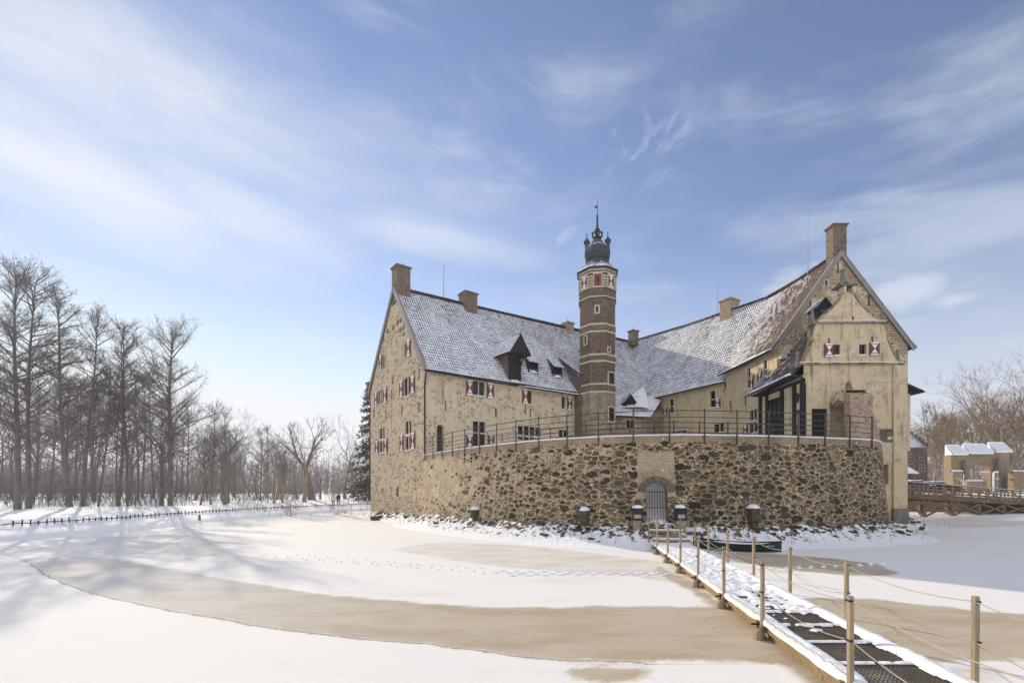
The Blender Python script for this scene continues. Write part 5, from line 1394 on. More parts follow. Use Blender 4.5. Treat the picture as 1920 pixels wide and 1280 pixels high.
# ================================================================== boat
bl=onground(1302,1012+8); br=onground(1465,1026); bl=V((8.05,21.5,0)); br=V((11.35,20.35,0))
bt=thing('rowing_boat','dark green rowing boat filled with snow lying on the ice beside the footbridge','boat',((bl.x+br.x)/2,(bl.y+br.y)/2,0))
ax=(br-bl).normalized(); sd=V((-ax.y,ax.x,0)); LB=(br-bl).length
def hull(s,w,off=0):
    t=2*s-1; wd=.58*(1-abs(t)**2.6)*1.0; sh=.30+.20*t*t-(.07 if t>0 else 0)*t
    a=math.pi*(w); x=math.cos(a); y=math.sin(a)
    return bl+ax*(s*LB)+sd*(x*(wd-off))+Z*(sh*(1-abs(y)**.6*1)+off*.0+.02*1) if True else None
mb=MB(); mb.grid(lambda s,t: hull(s,t),24,12); mb.build('hull','boat_green',bt,smooth=True)
mb=MB()
for sg in(0,1): mb.tube([hull(k/24,sg)+Z*.01 for k in range(25)],.028,5)
mb.build('gunwale','dark_wood',bt)
mb=MB(); mb.grid(lambda s,t:(hull(s,0).lerp(hull(s,1),.04+.92*t))+Z*(-.05+.10*math.sin(math.pi*t)*math.sin(math.pi*s)+.03*mnoise.noise(V((s*6,t*2,0)))),24,8); mb.build('snow_fill','snow',bt,smooth=True)
mb=MB(); q=hull(.86,1 if sd.y<0 else 1); 
front=0 if (sd*1).y<0 else 1
q=hull(.84,front)+V((0,-.035,-.07)); mb.box(q,(.42,.02,.045),rz(math.atan2(ax.y,ax.x)-.3)); mb.build('name_board','concrete',bt)

# dry stems standing in the snow at the wall foot
mb=MB(); rn_=random.Random(3)
for k in range(170):
    i=rn_.randrange(30,len(LN)-40); p=LN[i]; n=nrm_at(LN,i)
    if abs(p.x-7.1)<1.0: continue
    q=p+n*rn_.uniform(.3,1.9)+Z*.1; h=rn_.uniform(.25,.95); l=V((rn_.uniform(-.35,.35),rn_.uniform(-.2,.2),1))
    mb.tube([q,q+l*h*.6,q+l*h+V((rn_.uniform(-.15,.15),0,-.03))],[.008,.006,.003],3,cap=False)
tag(mb.build('dry_stems','twig_gold'),'thin dry stems poking out of the snow along the foot of the bastion','dry stems',kind='stuff')
# ================================================================== TERRAIN (outer bank)
shore=[(0,2.0),(6,1.6),(14,2.2),(25,5),(45,14),(60,30),(66,44),(62,54),(52,57),(44,60),(36,64),(30,78),(10,90),(-8,80),(-15,70),(-17.9,61),(-20.8,55),(-22.6,49.5),(-24.0,42),(-24.3,36),(-24.3,30.8),(-25.6,25),(-26.5,20),(-21,12.5),(-13,8.3),(-8.3,6.6),(-5,4.4)]
SH,SHL=resample(crspline(shore+[shore[0]],10),.5)
SC=V((8,34,0))
ang=[]
for p in SH: ang.append((math.atan2(p.y-SC.y,p.x-SC.x),(p-SC).length))
ang.sort()
def rshore(a):
    lo=0
    for i in range(len(ang)-1):
        if ang[i][0]<=a<=ang[i+1][0]:
            t=(a-ang[i][0])/max(ang[i+1][0]-ang[i][0],1e-9); return ang[i][1]*(1-t)+ang[i+1][1]*t
    return ang[0][1]
offs=[-.6,-.1,.25,.7,1.2,1.8,2.6,3.6,5,7,10,14,20,30,45,70,110,180,320,600,1200,2600]
zz=[-.25,-.02,.22,.34,.42,.52,.70,.88,1.0,1.06,1.1,1.12,1.15,1.18,1.22,1.3,1.35,1.4,1.45,1.5,1.6,1.8]
def ground_z(o,a,p):
    z=np.interp(o,offs,zz)
    if p.x>30: z+=1.0*min(1,max(0,(p.x-30)/12))*min(1,max(0,(p.y-52)/8))*min(1,max(0,(o-.2)/1.5))
    if o>.1: z+=.07*mnoise.noise(V((p.x*.8,p.y*.8,0)))*min(1,o)+ (.25*mnoise.noise(V((p.x*.09,p.y*.09,5))) if o>9 else 0)
    return z
mb=MB(); NA=480; rs=[]
for k in range(NA):
    a=-math.pi+2*math.pi*k/NA; r=rshore(a); row=[]
    for o in offs:
        p=SC+V((math.cos(a),math.sin(a),0))*(r+o); row.append(V((p.x,p.y,ground_z(o,a,p))))
    rs.append(row)
for k in range(NA):
    k2=(k+1)%NA
    for j in range(len(offs)-1): mb.poly([rs[k][j],rs[k][j+1],rs[k2][j+1],rs[k2][j]])
gr=tag(mb.build('ground','snow_ground',smooth=True,weld=True),kind='structure')
def gz_at(x,y):
    a=math.atan2(y-SC.y,x-SC.x); p=V((x,y,0)); o=(p-SC).length-rshore(a); return ground_z(o,a,p)
# ------------------------------------------------------------------ low stake fence on the left bank
t_=thing('stake_fence','low dark stake fence running along the snowy left bank of the moat','fence',(-27,32,.5))
Lf=[]
path=[p for p in SH if p.x<-10 and 20<p.y<66]; path.sort(key=lambda p:p.y)
def outw(p,o): d=(p-SC).normalized(); return p+d*o
path=[outw(p,2.3) for p in path]; path,PL=resample(path,.40)
for i,p in enumerate(path[:100]):
    if R.random()<.04: continue
    z=gz_at(p.x,p.y); h=R.uniform(.18,.34); mb=MB(); mb.tube([V((p.x,p.y,z-.2)),V((p.x+R.uniform(-.03,.03),p.y,z+h))],.034,6); mb.build('stake','dark_wood',t_)
mb=MB(); mb.tube([V((p.x,p.y,gz_at(p.x,p.y)+.13)) for p in path],.028,5); mb.build('rail','dark_wood',t_)
mb=MB()
for p in path[100:]:
    if R.random()<.05: continue
    z=gz_at(p.x,p.y); h=R.uniform(.18,.34); mb.tube([V((p.x,p.y,z-.2)),V((p.x+R.uniform(-.03,.03),p.y,z+h))],.034,5)
o_=mb.build('stake','dark_wood',t_); o_['kind']='stuff' 
# ------------------------------------------------------------------ trees
def treemesh(name,segs,mat,blobs=None,mat2=None):
    "segs: list of polylines (pts,radii,sides)"
    vs=[];fs=[];mi=[]
    for pts,rad,n in segs:
        k=len(pts); base=len(vs); prev=None
        for i,p in enumerate(pts):
            d=(pts[min(i+1,k-1)]-pts[max(i-1,0)]); 
            if d.length<1e-6: d=V((0,0,1))
            d.normalize()
            ref=prev if prev is not None else (V((1,0,0)) if abs(d.x)<.8 else V((0,1,0)))
            x=ref-d*ref.dot(d); 
            if x.length<1e-4: x=d.orthogonal()
            x.normalize(); prev=x; y=d.cross(x)
            for j in range(n):
                a=2*math.pi*j/n; vs.append(p+(x*math.cos(a)+y*math.sin(a))*rad[i])
        for i in range(k-1):
            for j in range(n):
                j2=(j+1)%n; fs.append((base+i*n+j,base+i*n+j2,base+(i+1)*n+j2,base+(i+1)*n+j)); mi.append(0)
    if blobs:
        for c,r_ in blobs:
            b=len(vs); q=[V((R.uniform(-1,1),R.uniform(-1,1),R.uniform(-1,1)))*r_ for _ in range(4)]
            vs+= [c+w_ for w_ in q]; fs+=[(b,b+1,b+2),(b,b+2,b+3),(b,b+1,b+3),(b+1,b+2,b+3)]; mi+=[1]*4
    me=bpy.data.meshes.new(name); me.from_pydata(vs,[],fs); me.materials.append(M[mat])
    if mat2: me.materials.append(M[mat2])
    me.polygons.foreach_set('material_index',mi); me.polygons.foreach_set('use_smooth',[True]*len(fs)); me.update(); return me
def wander(p,d,L,n,amt,up=0,rnd=R):
    pts=[p.copy()]; d=d.normalized()
    for i in range(n):
        d=(d+V((rnd.uniform(-1,1),rnd.uniform(-1,1),rnd.uniform(-1,1)))*amt+Z*up).normalized(); p=p+d*(L/n); pts.append(p)
    return pts
def alder(seed,h,r0=.24,lean=(0,0),bare=.24,nb=72,fork=False,crown=1.0):
    r0*=.66
    rn=random.Random(seed); trunk=[V((lean[0]*h*t+.12*h*.06*math.sin(t*5+seed),lean[1]*h*t+.1*math.cos(t*4+seed),h*t-.2)) for t in [k/14 for k in range(15)]]
    tr=[([*trunk],[r0*(1-t)**.8*(1.25 if t==0 else 1)+.018 for t in [k/14 for k in range(15)]],8)]
    cr=[];bl=[]
    def at(t):
        k=min(t*14,13.999); i=int(k); return trunk[i].lerp(trunk[i+1],k-i)
    if fork:
        b=wander(at(.3),V((.35,.1,1)),h*.6,9,.06,.03,rn); tr.append((b,[r0*.5*(1-k/9)+.02 for k in range(10)],6))
        tops=[(b[k],k/9) for k in range(2,10)]
    for i in range(nb):
        t=bare+(1-bare)*((i+rn.random())/nb)**.85; p=at(min(t,.995)); az=rn.uniform(0,6.283); el=rn.uniform(.25,.75)+(.3 if t>.8 else 0)
        prof=math.sin(min(1,(t-bare)/(1-bare)*1.15+.12)*math.pi)**.6 if t<.85 else .75
        L=h*.20*crown*prof*rn.uniform(.5,1.15)*(1.0 if t>.4 else .8)+.5
        if t>.9: L*=.6
        d=V((math.cos(az)*math.cos(el),math.sin(az)*math.cos(el),math.sin(el)))
        b=wander(p,d,L,6,.12,.03,rn); rr=.014+.011*L
        cr.append((b,[rr*(1-k/6)+.008 for k in range(7)],4))
        ns=int(5+L*3.6)
        for s in range(ns):
            k=rn.uniform(.25,1)*5.99; j=int(k); q=b[j].lerp(b[j+1],k-j); dd=(b[j+1]-b[j]).normalized()
            sd_=(dd+V((rn.uniform(-1,1),rn.uniform(-1,1),rn.uniform(-.5,.8)))*1.0).normalized(); l2=rn.uniform(.35,.9)*(.5+L*.25)
            c=wander(q,sd_,l2,3,.22,.04,rn); cr.append((c,[.014,.011,.008,.005],3))
            for u in range(rn.randrange(2,5)):
                q2=c[rn.randrange(1,4)]; e=wander(q2,(sd_+V((rn.uniform(-1,1),rn.uniform(-1,1),rn.uniform(-.7,.7)))*.9),rn.uniform(.2,.5),2,.3,0,rn); cr.append((e,[.008,.006,.004],3))
                if t>.45 and rn.random()<.8:
                    for _ in range(rn.randrange(1,4)): bl.append((e[-1]+V((rn.uniform(-.1,.1),rn.uniform(-.1,.1),rn.uniform(-.12,.03))),rn.uniform(.02,.045)))
    return tr,cr,bl
def decid(seed,h,r0=.3,split=.28,spread=.55,depth=5,bare=.2,multi=1,rmin=.007):
    rn=random.Random(seed); tr=[];cr=[]
    def grow(p,d,L,r,lev):
        n=5 if lev<2 else 3; pts=wander(p,d,L,n,.10+.04*lev,.03,rn)
        r1=r*.62; seg=(pts,[r+(r1-r)*k/n for k in range(n+1)],7 if lev==0 else (5 if lev<3 else 3)); (tr if lev<=1 else cr).append(seg)
        if lev>=depth: return
        e=pts[-1]; dd=(pts[-1]-pts[-2]).normalized(); nc=rn.choice((2,3,3)) if lev<depth-1 else 4
        for c in range(nc):
            az=rn.uniform(0,6.283); q=dd.orthogonal().normalized(); q=(Matrix.Rotation(az,3,dd)@q)
            ang_=spread*rn.uniform(.5,1.3); nd=(dd*math.cos(ang_)+q*math.sin(ang_)).normalized()+Z*.12
            grow(e,nd,L*rn.uniform(.62,.85) if lev else h*.27*rn.uniform(.8,1.1),max(r1*rn.uniform(.6,.85),rmin),lev+1)
        # side shoots
        for c in range((0,3,4,4,3,0)[min(lev,5)]):
            j=rn.randrange(1,n+1); q=V((rn.uniform(-1,1),rn.uniform(-1,1),rn.uniform(-.1,.9))).normalized(); grow(pts[j],q,L*rn.uniform(.35,.55),max(r1*.35,rmin*.9),max(lev+2,depth-1))
    for m_ in range(multi): grow(V((0,0,-.2)) if m_==0 else V((rn.uniform(-.3,.3),rn.uniform(-.3,.3),-.2)),V((rn.uniform(-.15,.15)*multi,rn.uniform(-.1,.1)*multi,1)),h*split,r0*(1 if m_==0 else .6),0)
    mx=max(max(p.z for p in s[0]) for s in cr+tr); k=h/mx
    for L_ in (tr,cr):
        for i,(a,b,c) in enumerate(L_): L_[i]=([V((p.x*k,p.y*k,p.z*k)) for p in a],b,c)
    return tr,cr,None
def maketree(name,label,cat,loc,data,bark='bark',group=None,scale=1,rot=0,twig='twig'):
    t_=thing(name,label,cat,loc,group); 
    if isinstance(data,tuple) and len(data)==3:
        tr,cr,bl=data; data=[('trunk',treemesh('trunk',tr,bark)),('crown',treemesh('crown',cr,twig,bl,'cone_dark'))]
    for n,me in data:
        o=bpy.data.objects.new(n,me); col.objects.link(o); o.parent=t_
    t_.rotation_euler=(0,0,rot); t_.scale=(scale,)*3
    return data
# hero alders: px base, depth, top y, lean, label
heroes=[(-22,33,640,(.02,0),'leaning alder trunk at the very left edge of the picture',.2,dict(nb=60)),
(29,35.5,512,(.01,0),'tallest bare alder at the left edge with a straight trunk',.27,{}),
(50,37,520,(.035,0),'tall bare alder leaning right beside the tallest one',.24,{}),
(131,39,556,(-.07,0),'bare alder third from the left leaning to the left',.28,{}),
(158,41,596,(.06,0),'slim alder leaning right with a dense dark top, fourth tall one from the left',.21,dict(crown=.9)),
(186,43,700,(.09,0),'short slim alder leaning right between two taller alders',.10,dict(nb=40)),
(222,44,614,(.04,0),'tall bare alder fifth from the left with a round dark top',.2,dict(crown=1.0)),
(237,45,640,(-.02,0),'thin alder just behind and right of the fifth tall alder',.15,dict(nb=44,crown=.8)),
(317,47,628,(.02,.0),'isolated broad crowned alder standing right of the alder row',.30,dict(nb=84,crown=1.45,bare=.24))]
for k,(px,d,ty,lean,lab,r0,kw) in enumerate(heroes):
    x=(px-CX)/F*d; z=gz_at(x,d); h=HC+(HY-ty)/F*d-z
    maketree('alder_tree',lab,'tree',(x,d,z),alder(100+k,h,r0,lean,**kw),'bark','tall bare alders on the left bank')
# background variants
var=[]
for k in range(4): tr,cr,bl=decid(20+k,14,.19,spread=.42,depth=5,split=.30); var.append([('trunk',treemesh('trunk',tr,'bark')),('crown',treemesh('crown',cr,'twig'))])
for k in range(3): tr,cr,bl=alder(60+k,14,.17,(.02*k,0),.2,44,crown=.9); var.append([('trunk',treemesh('trunk',tr,'bark')),('crown',treemesh('crown',cr,'twig'))])
tr,cr,bl=decid(31,14,.15,spread=.5,depth=4,split=.22,multi=3); var.append([('trunk',treemesh('trunk',tr,'bark_pale')),('crown',treemesh('crown',cr,'twig'))])
rn=random.Random(5)
cnt=0
def canopy(px): return np.interp(px,[0,150,300,420,480,540,600,690],[675,690,715,765,785,800,850,850])
for k in range(54):
    px=rn.uniform(-30,545); d=rn.uniform(47,105) if px<430 else rn.uniform(60,110)
    x=(px-CX)/F*d; z=gz_at(x,d); ty=canopy(px)+rn.uniform(-12,60); h=HC+(HY-ty)/F*d-z; h=max(h,5)
    o=maketree('bare_tree','bare grey tree in the woodland behind the left bank','tree',(x,d,z),var[rn.randrange(len(var))],group='bare trees of the left woodland',scale=h/14,rot=rn.uniform(0,6.28))
# spaced trees near the castle
def one(px,d,ty,seed,lab,**kw):
    x=(px-CX)/F*d; z=gz_at(x,d); h=HC+(HY-ty)/F*d-z
    kw2=dict(r0=.28); bark=kw.pop('bark','bark'); tw=kw.pop('twig','twig'); kw2.update(kw)
    maketree('bare_tree',lab,'tree',(x,d,z),decid(seed,h,**kw2),bark,twig=tw,group='spaced bare trees left of the castle' if px<700 else 'bare trees at the right edge')
one(586,66,768,201,'broad bare tree with wide spreading limbs left of the castle',spread=.46,split=.36,r0=.55,depth=5)
one(571,60,790,202,'slim straight tree just left of the broad spreading tree',r0=.28,split=.55,spread=.4,bark='bark_pale')
one(601,72,868,203,'small dark tree leaning right beside the broad spreading tree',r0=.2,spread=.6)
one(647,78,815,204,'bare tree between the walkers and the conifer',r0=.3,spread=.5)
one(664,86,778,205,'pale bare tree with high crown beside the conifer',r0=.3,spread=.5,bark='bark_pale')
one(530,58,830,206,'twisted small tree right of the woodland edge',r0=.15,spread=.5,bark='bark_pale')
one(513,56,815,207,'thin multi stemmed tree at the woodland edge',r0=.13,spread=.4,multi=2,bark='bark_pale')
one(425,50,790,208,'pale forked sapling tree leaning right on the left bank',r0=.13,spread=.45,multi=3,bark='bark_pale')
one(395,52,800,209,'pale slender tree standing right of the isolated alder',r0=.12,spread=.4,bark='bark_pale')
one(557,75,850,210,'small tree behind the slim straight tree',r0=.15,spread=.5,depth=4)
# conifer at the castle's left edge
cx0=(694-CX)/F*70; z0=gz_at(cx0,70); tr=[([V((0,0,-.2)),V((.1,0,9)),V((0,0,17.3))],[.35,.2,.03],8)]; cr=[];bl=[];rn=random.Random(9)
for i in range(230):
    t=.03+.97*rn.random()**.9; zc=17.2*t; L=(1-t)**.8*3.4*rn.uniform(.6,1.1)+.35; az=rn.uniform(0,6.28)
    b=wander(V((0,0,zc)),V((math.cos(az),math.sin(az),-.18)),L,4,.08,-.02,rn); cr.append((b,[.03,.025,.02,.012,.006],3))
    for _ in range(int(16+L*14)):
        k=rn.uniform(.2,1)*3.99;j=int(k); q=b[j].lerp(b[j+1],k-j); bl.append((q+V((rn.uniform(-.3,.3),rn.uniform(-.3,.3),rn.uniform(-.35,.08))),rn.uniform(.09,.19)))
t_=thing('conifer','dark green conifer half hidden behind the left edge of the castle gable','tree',(cx0,70,z0))
for n,me in(('trunk',treemesh('trunk',tr,'bark')),('crown',treemesh('crown',cr,'bark',bl,'needle'))):
    o=bpy.data.objects.new(n,me); col.objects.link(o); o.parent=t_
# undergrowth
segs=[];rn=random.Random(11)
for k in range(2000):
    px=rn.uniform(-60,560) if rn.random()<.9 else rn.uniform(540,700); d=rn.uniform(46,100) if px>300 else rn.uniform(38,90); x=(px-CX)/F*d; z=gz_at(x,d); h=rn.uniform(.8,4.2)*(1 if px<450 else .6)
    p=V((x,d,z-.1)); b=wander(p,V((rn.uniform(-.5,.5),rn.uniform(-.5,.5),1)),h,4,.18,.02,rn); segs.append((b,[.02,.016,.012,.009,.006],3))
    for j in range(rn.randrange(3,8)):
        q=b[rn.randrange(1,5)]; segs.append((wander(q,V((rn.uniform(-1,1),rn.uniform(-1,1),rn.uniform(-.1,.8))),h*rn.uniform(.2,.5),2,.3,0,rn),[.009,.007,.004],3))
ug=bpy.data.objects.new('undergrowth',treemesh('undergrowth',segs,'twig')); col.objects.link(ug); tag(ug,'tangled brown undergrowth and saplings below the left woodland trees','undergrowth',kind='stuff')
# far woodland belt
segs=[];rn=random.Random(12)
for k in range(2600):
    px=rn.uniform(-120,760) if k%4 else rn.uniform(1660,2050); d=rn.uniform(130,260); x=(px-CX)/F*d; z=1.3; h=rn.uniform(7,13)
    p=V((x,d,z-.3)); b=wander(p,V((rn.uniform(-.15,.15),0,1)),h,4,.1,.05,rn); segs.append((b,[.2,.15,.1,.06,.03],3))
    for j in range(7):
        q=b[rn.randrange(1,5)]; segs.append((wander(q,V((rn.uniform(-1,1),rn.uniform(-.4,.4),rn.uniform(.1,.9))),h*rn.uniform(.2,.4),2,.2,0,rn),[.06,.045,.02],3))
ug=bpy.data.objects.new('distant_woodland',treemesh('distant_woodland',segs,'far_wood')); col.objects.link(ug); tag(ug,'distant belt of bare woodland along the horizon','woodland',kind='stuff')
# right hand trees
for (px,d,ty,seed,lab,kw) in [(1812,92,742,301,'bare tree behind the gate house, left of the three at the right edge',dict(r0=.38,spread=.5,split=.3)),
  (1842,96,700,302,'tall bare tree directly behind the gate house arch',dict(r0=.42,spread=.5,split=.34)),
  (1905,84,655,303,'largest bare spreading tree at the right edge of the picture',dict(r0=.55,spread=.6,split=.3)),
  (1752,110,760,304,'thin bare tree between the brick house and the gate house',dict(r0=.2,spread=.4,split=.4)),
  (1870,105,735,305,'bare tree filling the gap behind the gate house right wing',dict(r0=.35,spread=.6)),
  (1960,90,640,306,'bare tree just outside the right edge whose limbs reach in',dict(r0=.5,spread=.65)),
  (1715,120,800,307,'bare tree behind the snowy brick house roof',dict(r0=.25,spread=.6))]:
    one(px,d,ty,seed,lab,bark='bark_pale',twig='twig_gold',rmin=.014,**kw)
varg=[]
for k in range(4): tr,cr,bl=decid(70+k,14,.2,spread=.46,depth=5,split=.28,rmin=.017); varg.append([('trunk',treemesh('trunk',tr,'bark_pale')),('crown',treemesh('crown',cr,'twig_gold'))])
for k in range(30):
    px=R.uniform(1700,1990); d=R.uniform(105,160); x=(px-CX)/F*d; z=gz_at(x,d); h=HC+(HY-R.uniform(765,850))/F*d-z
    maketree('bare_tree','bare tree in the background wood at the right','tree',(x,d,z),varg[k%4],group='background trees at the right',scale=h/14,rot=R.uniform(0,6))
for k in range(14):
    px=1752+k*15+R.uniform(-6,6); d=R.uniform(86,108); x=(px-CX)/F*d; z=gz_at(x,d); h=HC+(HY-(R.uniform(735,790)-max(0,px-1850)*.45))/F*d-z
    maketree('bare_tree','brown bare tree in the thick row behind the gate house','tree',(x,d,z),varg[k%4],group='brown trees behind the gate house',scale=h/14,rot=R.uniform(0,6))
# ================================================================== RIGHT SIDE: timber bridge
def rp(px,d,py=None): p=ray(px,d,py=py); return p
wb=thing('timber_bridge','long brown timber bridge on trestles with railings, right of the castle','bridge',(48,48,0))
Ba=V((34,44.0,2.35)); Bb=V((62.5,56.0,1.05)); bd=(Bb-Ba); bh=V((bd.x,bd.y,0)).normalized(); bs_=V((-bh.y,bh.x,0)); BL=V((bd.x,bd.y,0)).length
def bp(s,o=0,z=0): return Ba+bd*(s/BL)+bs_*o+Z*z
mb=MB()
for k in range(int(BL/.3)): mb.box(bp(k*.3+.15,1.4,-.03),(.27,3.0,.06),rz(math.atan2(bh.y,bh.x)))
mb.build('deck','wood_brown',wb)
mb=MB(); mb.grid(lambda s,t:bp(s*BL,.1+2.6*t,.05+.04*math.sin(t*math.pi)+.02*mnoise.noise(V((s*40,t*3,0)))),60,4); mb.build('deck_snow','snow',wb,smooth=True)
for o in(0,2.8):
    mb=MB(); mb.bar(bp(0,o,-.24),bp(BL,o,-.24),.18,.34); mb.build('girder','wood_brownh',wb)
s=1.0;k=0
while s<BL:
    for o in(-.05,2.85):
        mb=MB(); mb.bar(bp(s,o,-.1),bp(s,o,1.12),.11,.11); mb.build('post','wood_brown',wb)
    s+=1.62
for o in(-.05,2.85):
    for z in(1.14,.85,.55,.25):
        mb=MB(); mb.bar(bp(0,o-.0,z),bp(BL,o,z),.13 if z>1 else .06,.07 if z>1 else .1); mb.build('rail','wood_brownh',wb)
mb=MB(); mb.bar(bp(0,-.05,1.19),bp(BL,-.05,1.19),.11,.035); mb.build('rail_snow','snow',wb)
s=2.2
while s<BL:
    mb=MB(); mb.bar(bp(s,-.1,1.0),bp(s+1.5,-.75,-.25),.07,.07); mb.build('brace','wood_brown',wb)
    mb=MB(); mb.bar(bp(s+1.5,-.85,-.3),bp(s+1.5,.2,-.3),.09,.1); mb.build('outrigger','wood_brown',wb)
    s+=4.86
s=1.2;k=0
while s<BL:
    for o in(.1,2.7):
        q=bp(s,o); mb=MB(); mb.bar(V((q.x,q.y,-.1)),V((q.x,q.y,q.z-.35)),.34,.34); mb.build('trestle_post','wood_brown',wb)
    q=bp(s,0); 
    mb=MB(); mb.bar(bp(s,-.4,-.48),bp(s,3.2,-.48),.28,.2); 
    mb.build('cap_beam','wood_brown',wb)
    if s+4.8<BL:
        a=bp(s,.1);b=bp(s+4.8,.1)
        for (p_,q_) in ((V((a.x,a.y,.1)),V((b.x,b.y,b.z-.5))),(V((b.x,b.y,.1)),V((a.x,a.y,a.z-.5)))):
            mb=MB(); mb.bar(p_-bs_*.22,q_-bs_*.22,.1,.17); mb.build('cross_brace','wood_brown',wb)
    s+=4.8
# retaining wall behind the bridge
mb=MB(); pts=[V((36,62.5,0)),V((44,59.4,0)),V((52,56.8,0)),V((58,55.4,0)),V((66,53.0,0)),V((72,50,0))]
RW,_=resample(crspline([(p.x,p.y) for p in pts],6),.6)
rs=[[p+Z*z for z in(-.2,.6,1.2,1.75+.12*mnoise.noise(p*.7))] for p in RW]; uvs=[[(i*.6,z) for z in(2.6,3.0,3.4,3.9)] for i in range(len(RW))]
for i in range(len(rs)-1):
    for j in range(3): mb.poly([rs[i][j],rs[i+1][j],rs[i+1][j+1],rs[i][j+1]],0,[uvs[i][j],uvs[i+1][j],uvs[i+1][j+1],uvs[i][j+1]])
    mb.poly([rs[i][3],rs[i+1][3],rs[i+1][3]+V((0,.8,0)),rs[i][3]+V((0,.8,0))],1)
tag(recenter(mb.build('retaining_wall',['gate_masonry','snow']),(52,57,0)),'low mossy stone retaining wall behind the timber bridge','wall')
# ruined gate house
gy=72.0; X0=(1783-CX)/F*gy; X1=(1893-CX)/F*gy; zb=2.0
def GX(px): return (px-CX)/F*gy
def GZ(py): return HC+(HY-py)/F*gy
gh_=thing('gate_house','ruined stone gate house with open arch and three snow covered roof strips','gate house',(X0,gy,zb))
wh=Wall(V((X0,gy,0)),V((X1,gy,0)),1,170)
if wh.n.y>0: wh.n=-wh.n
aL,aR=GX(1818)-X0,GX(1858)-X0
wh.holes=[(aL,aR,zb-.5,GZ(864))]
mb=MB(); wh.mesh(mb,zb-.5,GZ(849),depth=1.2); 
n=8; am=(aL+aR)/2; ra=(aR-aL)/2; zc=GZ(886)
arc=[(am-ra*math.cos(math.pi*k/n),zc+(GZ(866)-zc)*math.sin(math.pi*k/n)) for k in range(n+1)]
for (xa,qa),(xb,qb) in zip(arc[:-1],arc[1:]):
    mb.poly([wh.p(xa,qa),wh.p(xb,qb),wh.p(xb,GZ(864)),wh.p(xa,GZ(864))]); mb.poly([wh.p(xa,qa),wh.p(xb,qb),wh.p(xb,qb,-1.2),wh.p(xa,qa,-1.2)])
mb.poly([V((X0,gy,zb-.5)),V((X0,gy+1.2,zb-.5)),V((X0,gy+1.2,GZ(849))),V((X0,gy,GZ(849)))]); mb.poly([V((X1,gy,zb-.5)),V((X1,gy+1.2,zb-.5)),V((X1,gy+1.2,GZ(849))),V((X1,gy,GZ(849)))])
mb.build('wall','gate_masonry',gh_)
for a,b,t_0 in((1783,1809,834),(1815,1856,832),(1863,1892,829)):
    mb=MB(); xa,xb=GX(a),GX(b); z0,z1=GZ(t_0+15),GZ(t_0)
    mb.poly([(xa-.1,gy-.5,z0-.1),(xb+.1,gy-.5,z0-.1),(xb+.1,gy+.9,z1+.1),(xa-.1,gy+.9,z1+.1)]); mb.poly([(xa-.1,gy-.5,z0-.35),(xb+.1,gy-.5,z0-.35),(xb+.1,gy-.5,z0-.1),(xa-.1,gy-.5,z0-.1)])
    for k in range(int((xb-xa)/.32)): mb.tube([V((xa+.16+k*.32,gy-.52,z0-.08)),V((xa+.16+k*.32,gy+.9,z1+.14))],.09,5)
    mb.poly([(xa-.1,gy-.45,z0-.3),(xa-.1,gy+.9,z0-.3),(xa-.1,gy+.9,z1+.1)]); mb.poly([(xb+.1,gy-.45,z0-.3),(xb+.1,gy+.9,z0-.3),(xb+.1,gy+.9,z1+.1)])
    mb.build('roof','snow',gh_)
for a,b,y0,y1 in((1800,1806,862,912),(1862,1868,858,912)):
    mb=MB(); mb.box(((GX(a)+GX(b))/2,gy-.5,(GZ(y0)+zb)/2),(GX(b)-GX(a),.6,GZ(y0)-zb),None,0,.7); mb.build('buttress','stone_grey',gh_)
for a,b,y in((1812,1856,848),(1782,1800,885),(1833,1850,884)):
    mb=MB(); mb.box(((GX(a)+GX(b))/2,gy-.2,GZ(y)),(GX(b)-GX(a),.5,.16)); mb.build('ledge_snow','snow',gh_)
mb=MB()
for a,b,y0,y1 in((1835,1849,886,905),): mb.box(((GX(a)+GX(b))/2,gy+3,(GZ(y0)+GZ(y1))/2),(GX(b)-GX(a),.2,GZ(y0)-GZ(y1)))
mb.build('inner_door','red_paint',gh_)
# low snowy walls by the gate
for k,(a,b,y0,dd,lab) in enumerate(((1895,1960,884,70,'low stone wall with thick snow cap right of the gate house'),(1808,1838,902,66,'stone block wall with snow cushion below the gate arch'),(1782,1800,884,71,'short wall stub with snow cap left of the gate arch'))):
    xa,xb=(a-CX)/F*dd,(b-CX)/F*dd; zt=HC+(HY-y0)/F*dd; w_=thing('low_wall',lab,'wall',((xa+xb)/2,dd,2))
    mb=MB(); mb.box(((xa+xb)/2,dd,(zt+1.6)/2),(xb-xa,.8,zt-1.6)); mb.build('wall','gate_masonry',w_)
    mb=MB(); mb.grid(lambda s,t:V((xa-.1+(xb-xa+.2)*s,dd-.5+t,zt+.02+.22*math.sin(math.pi*t)**.6+.05*mnoise.noise(V((s*5,t,k))))),12,6); mb.build('snow_cap','snow',w_,smooth=True)
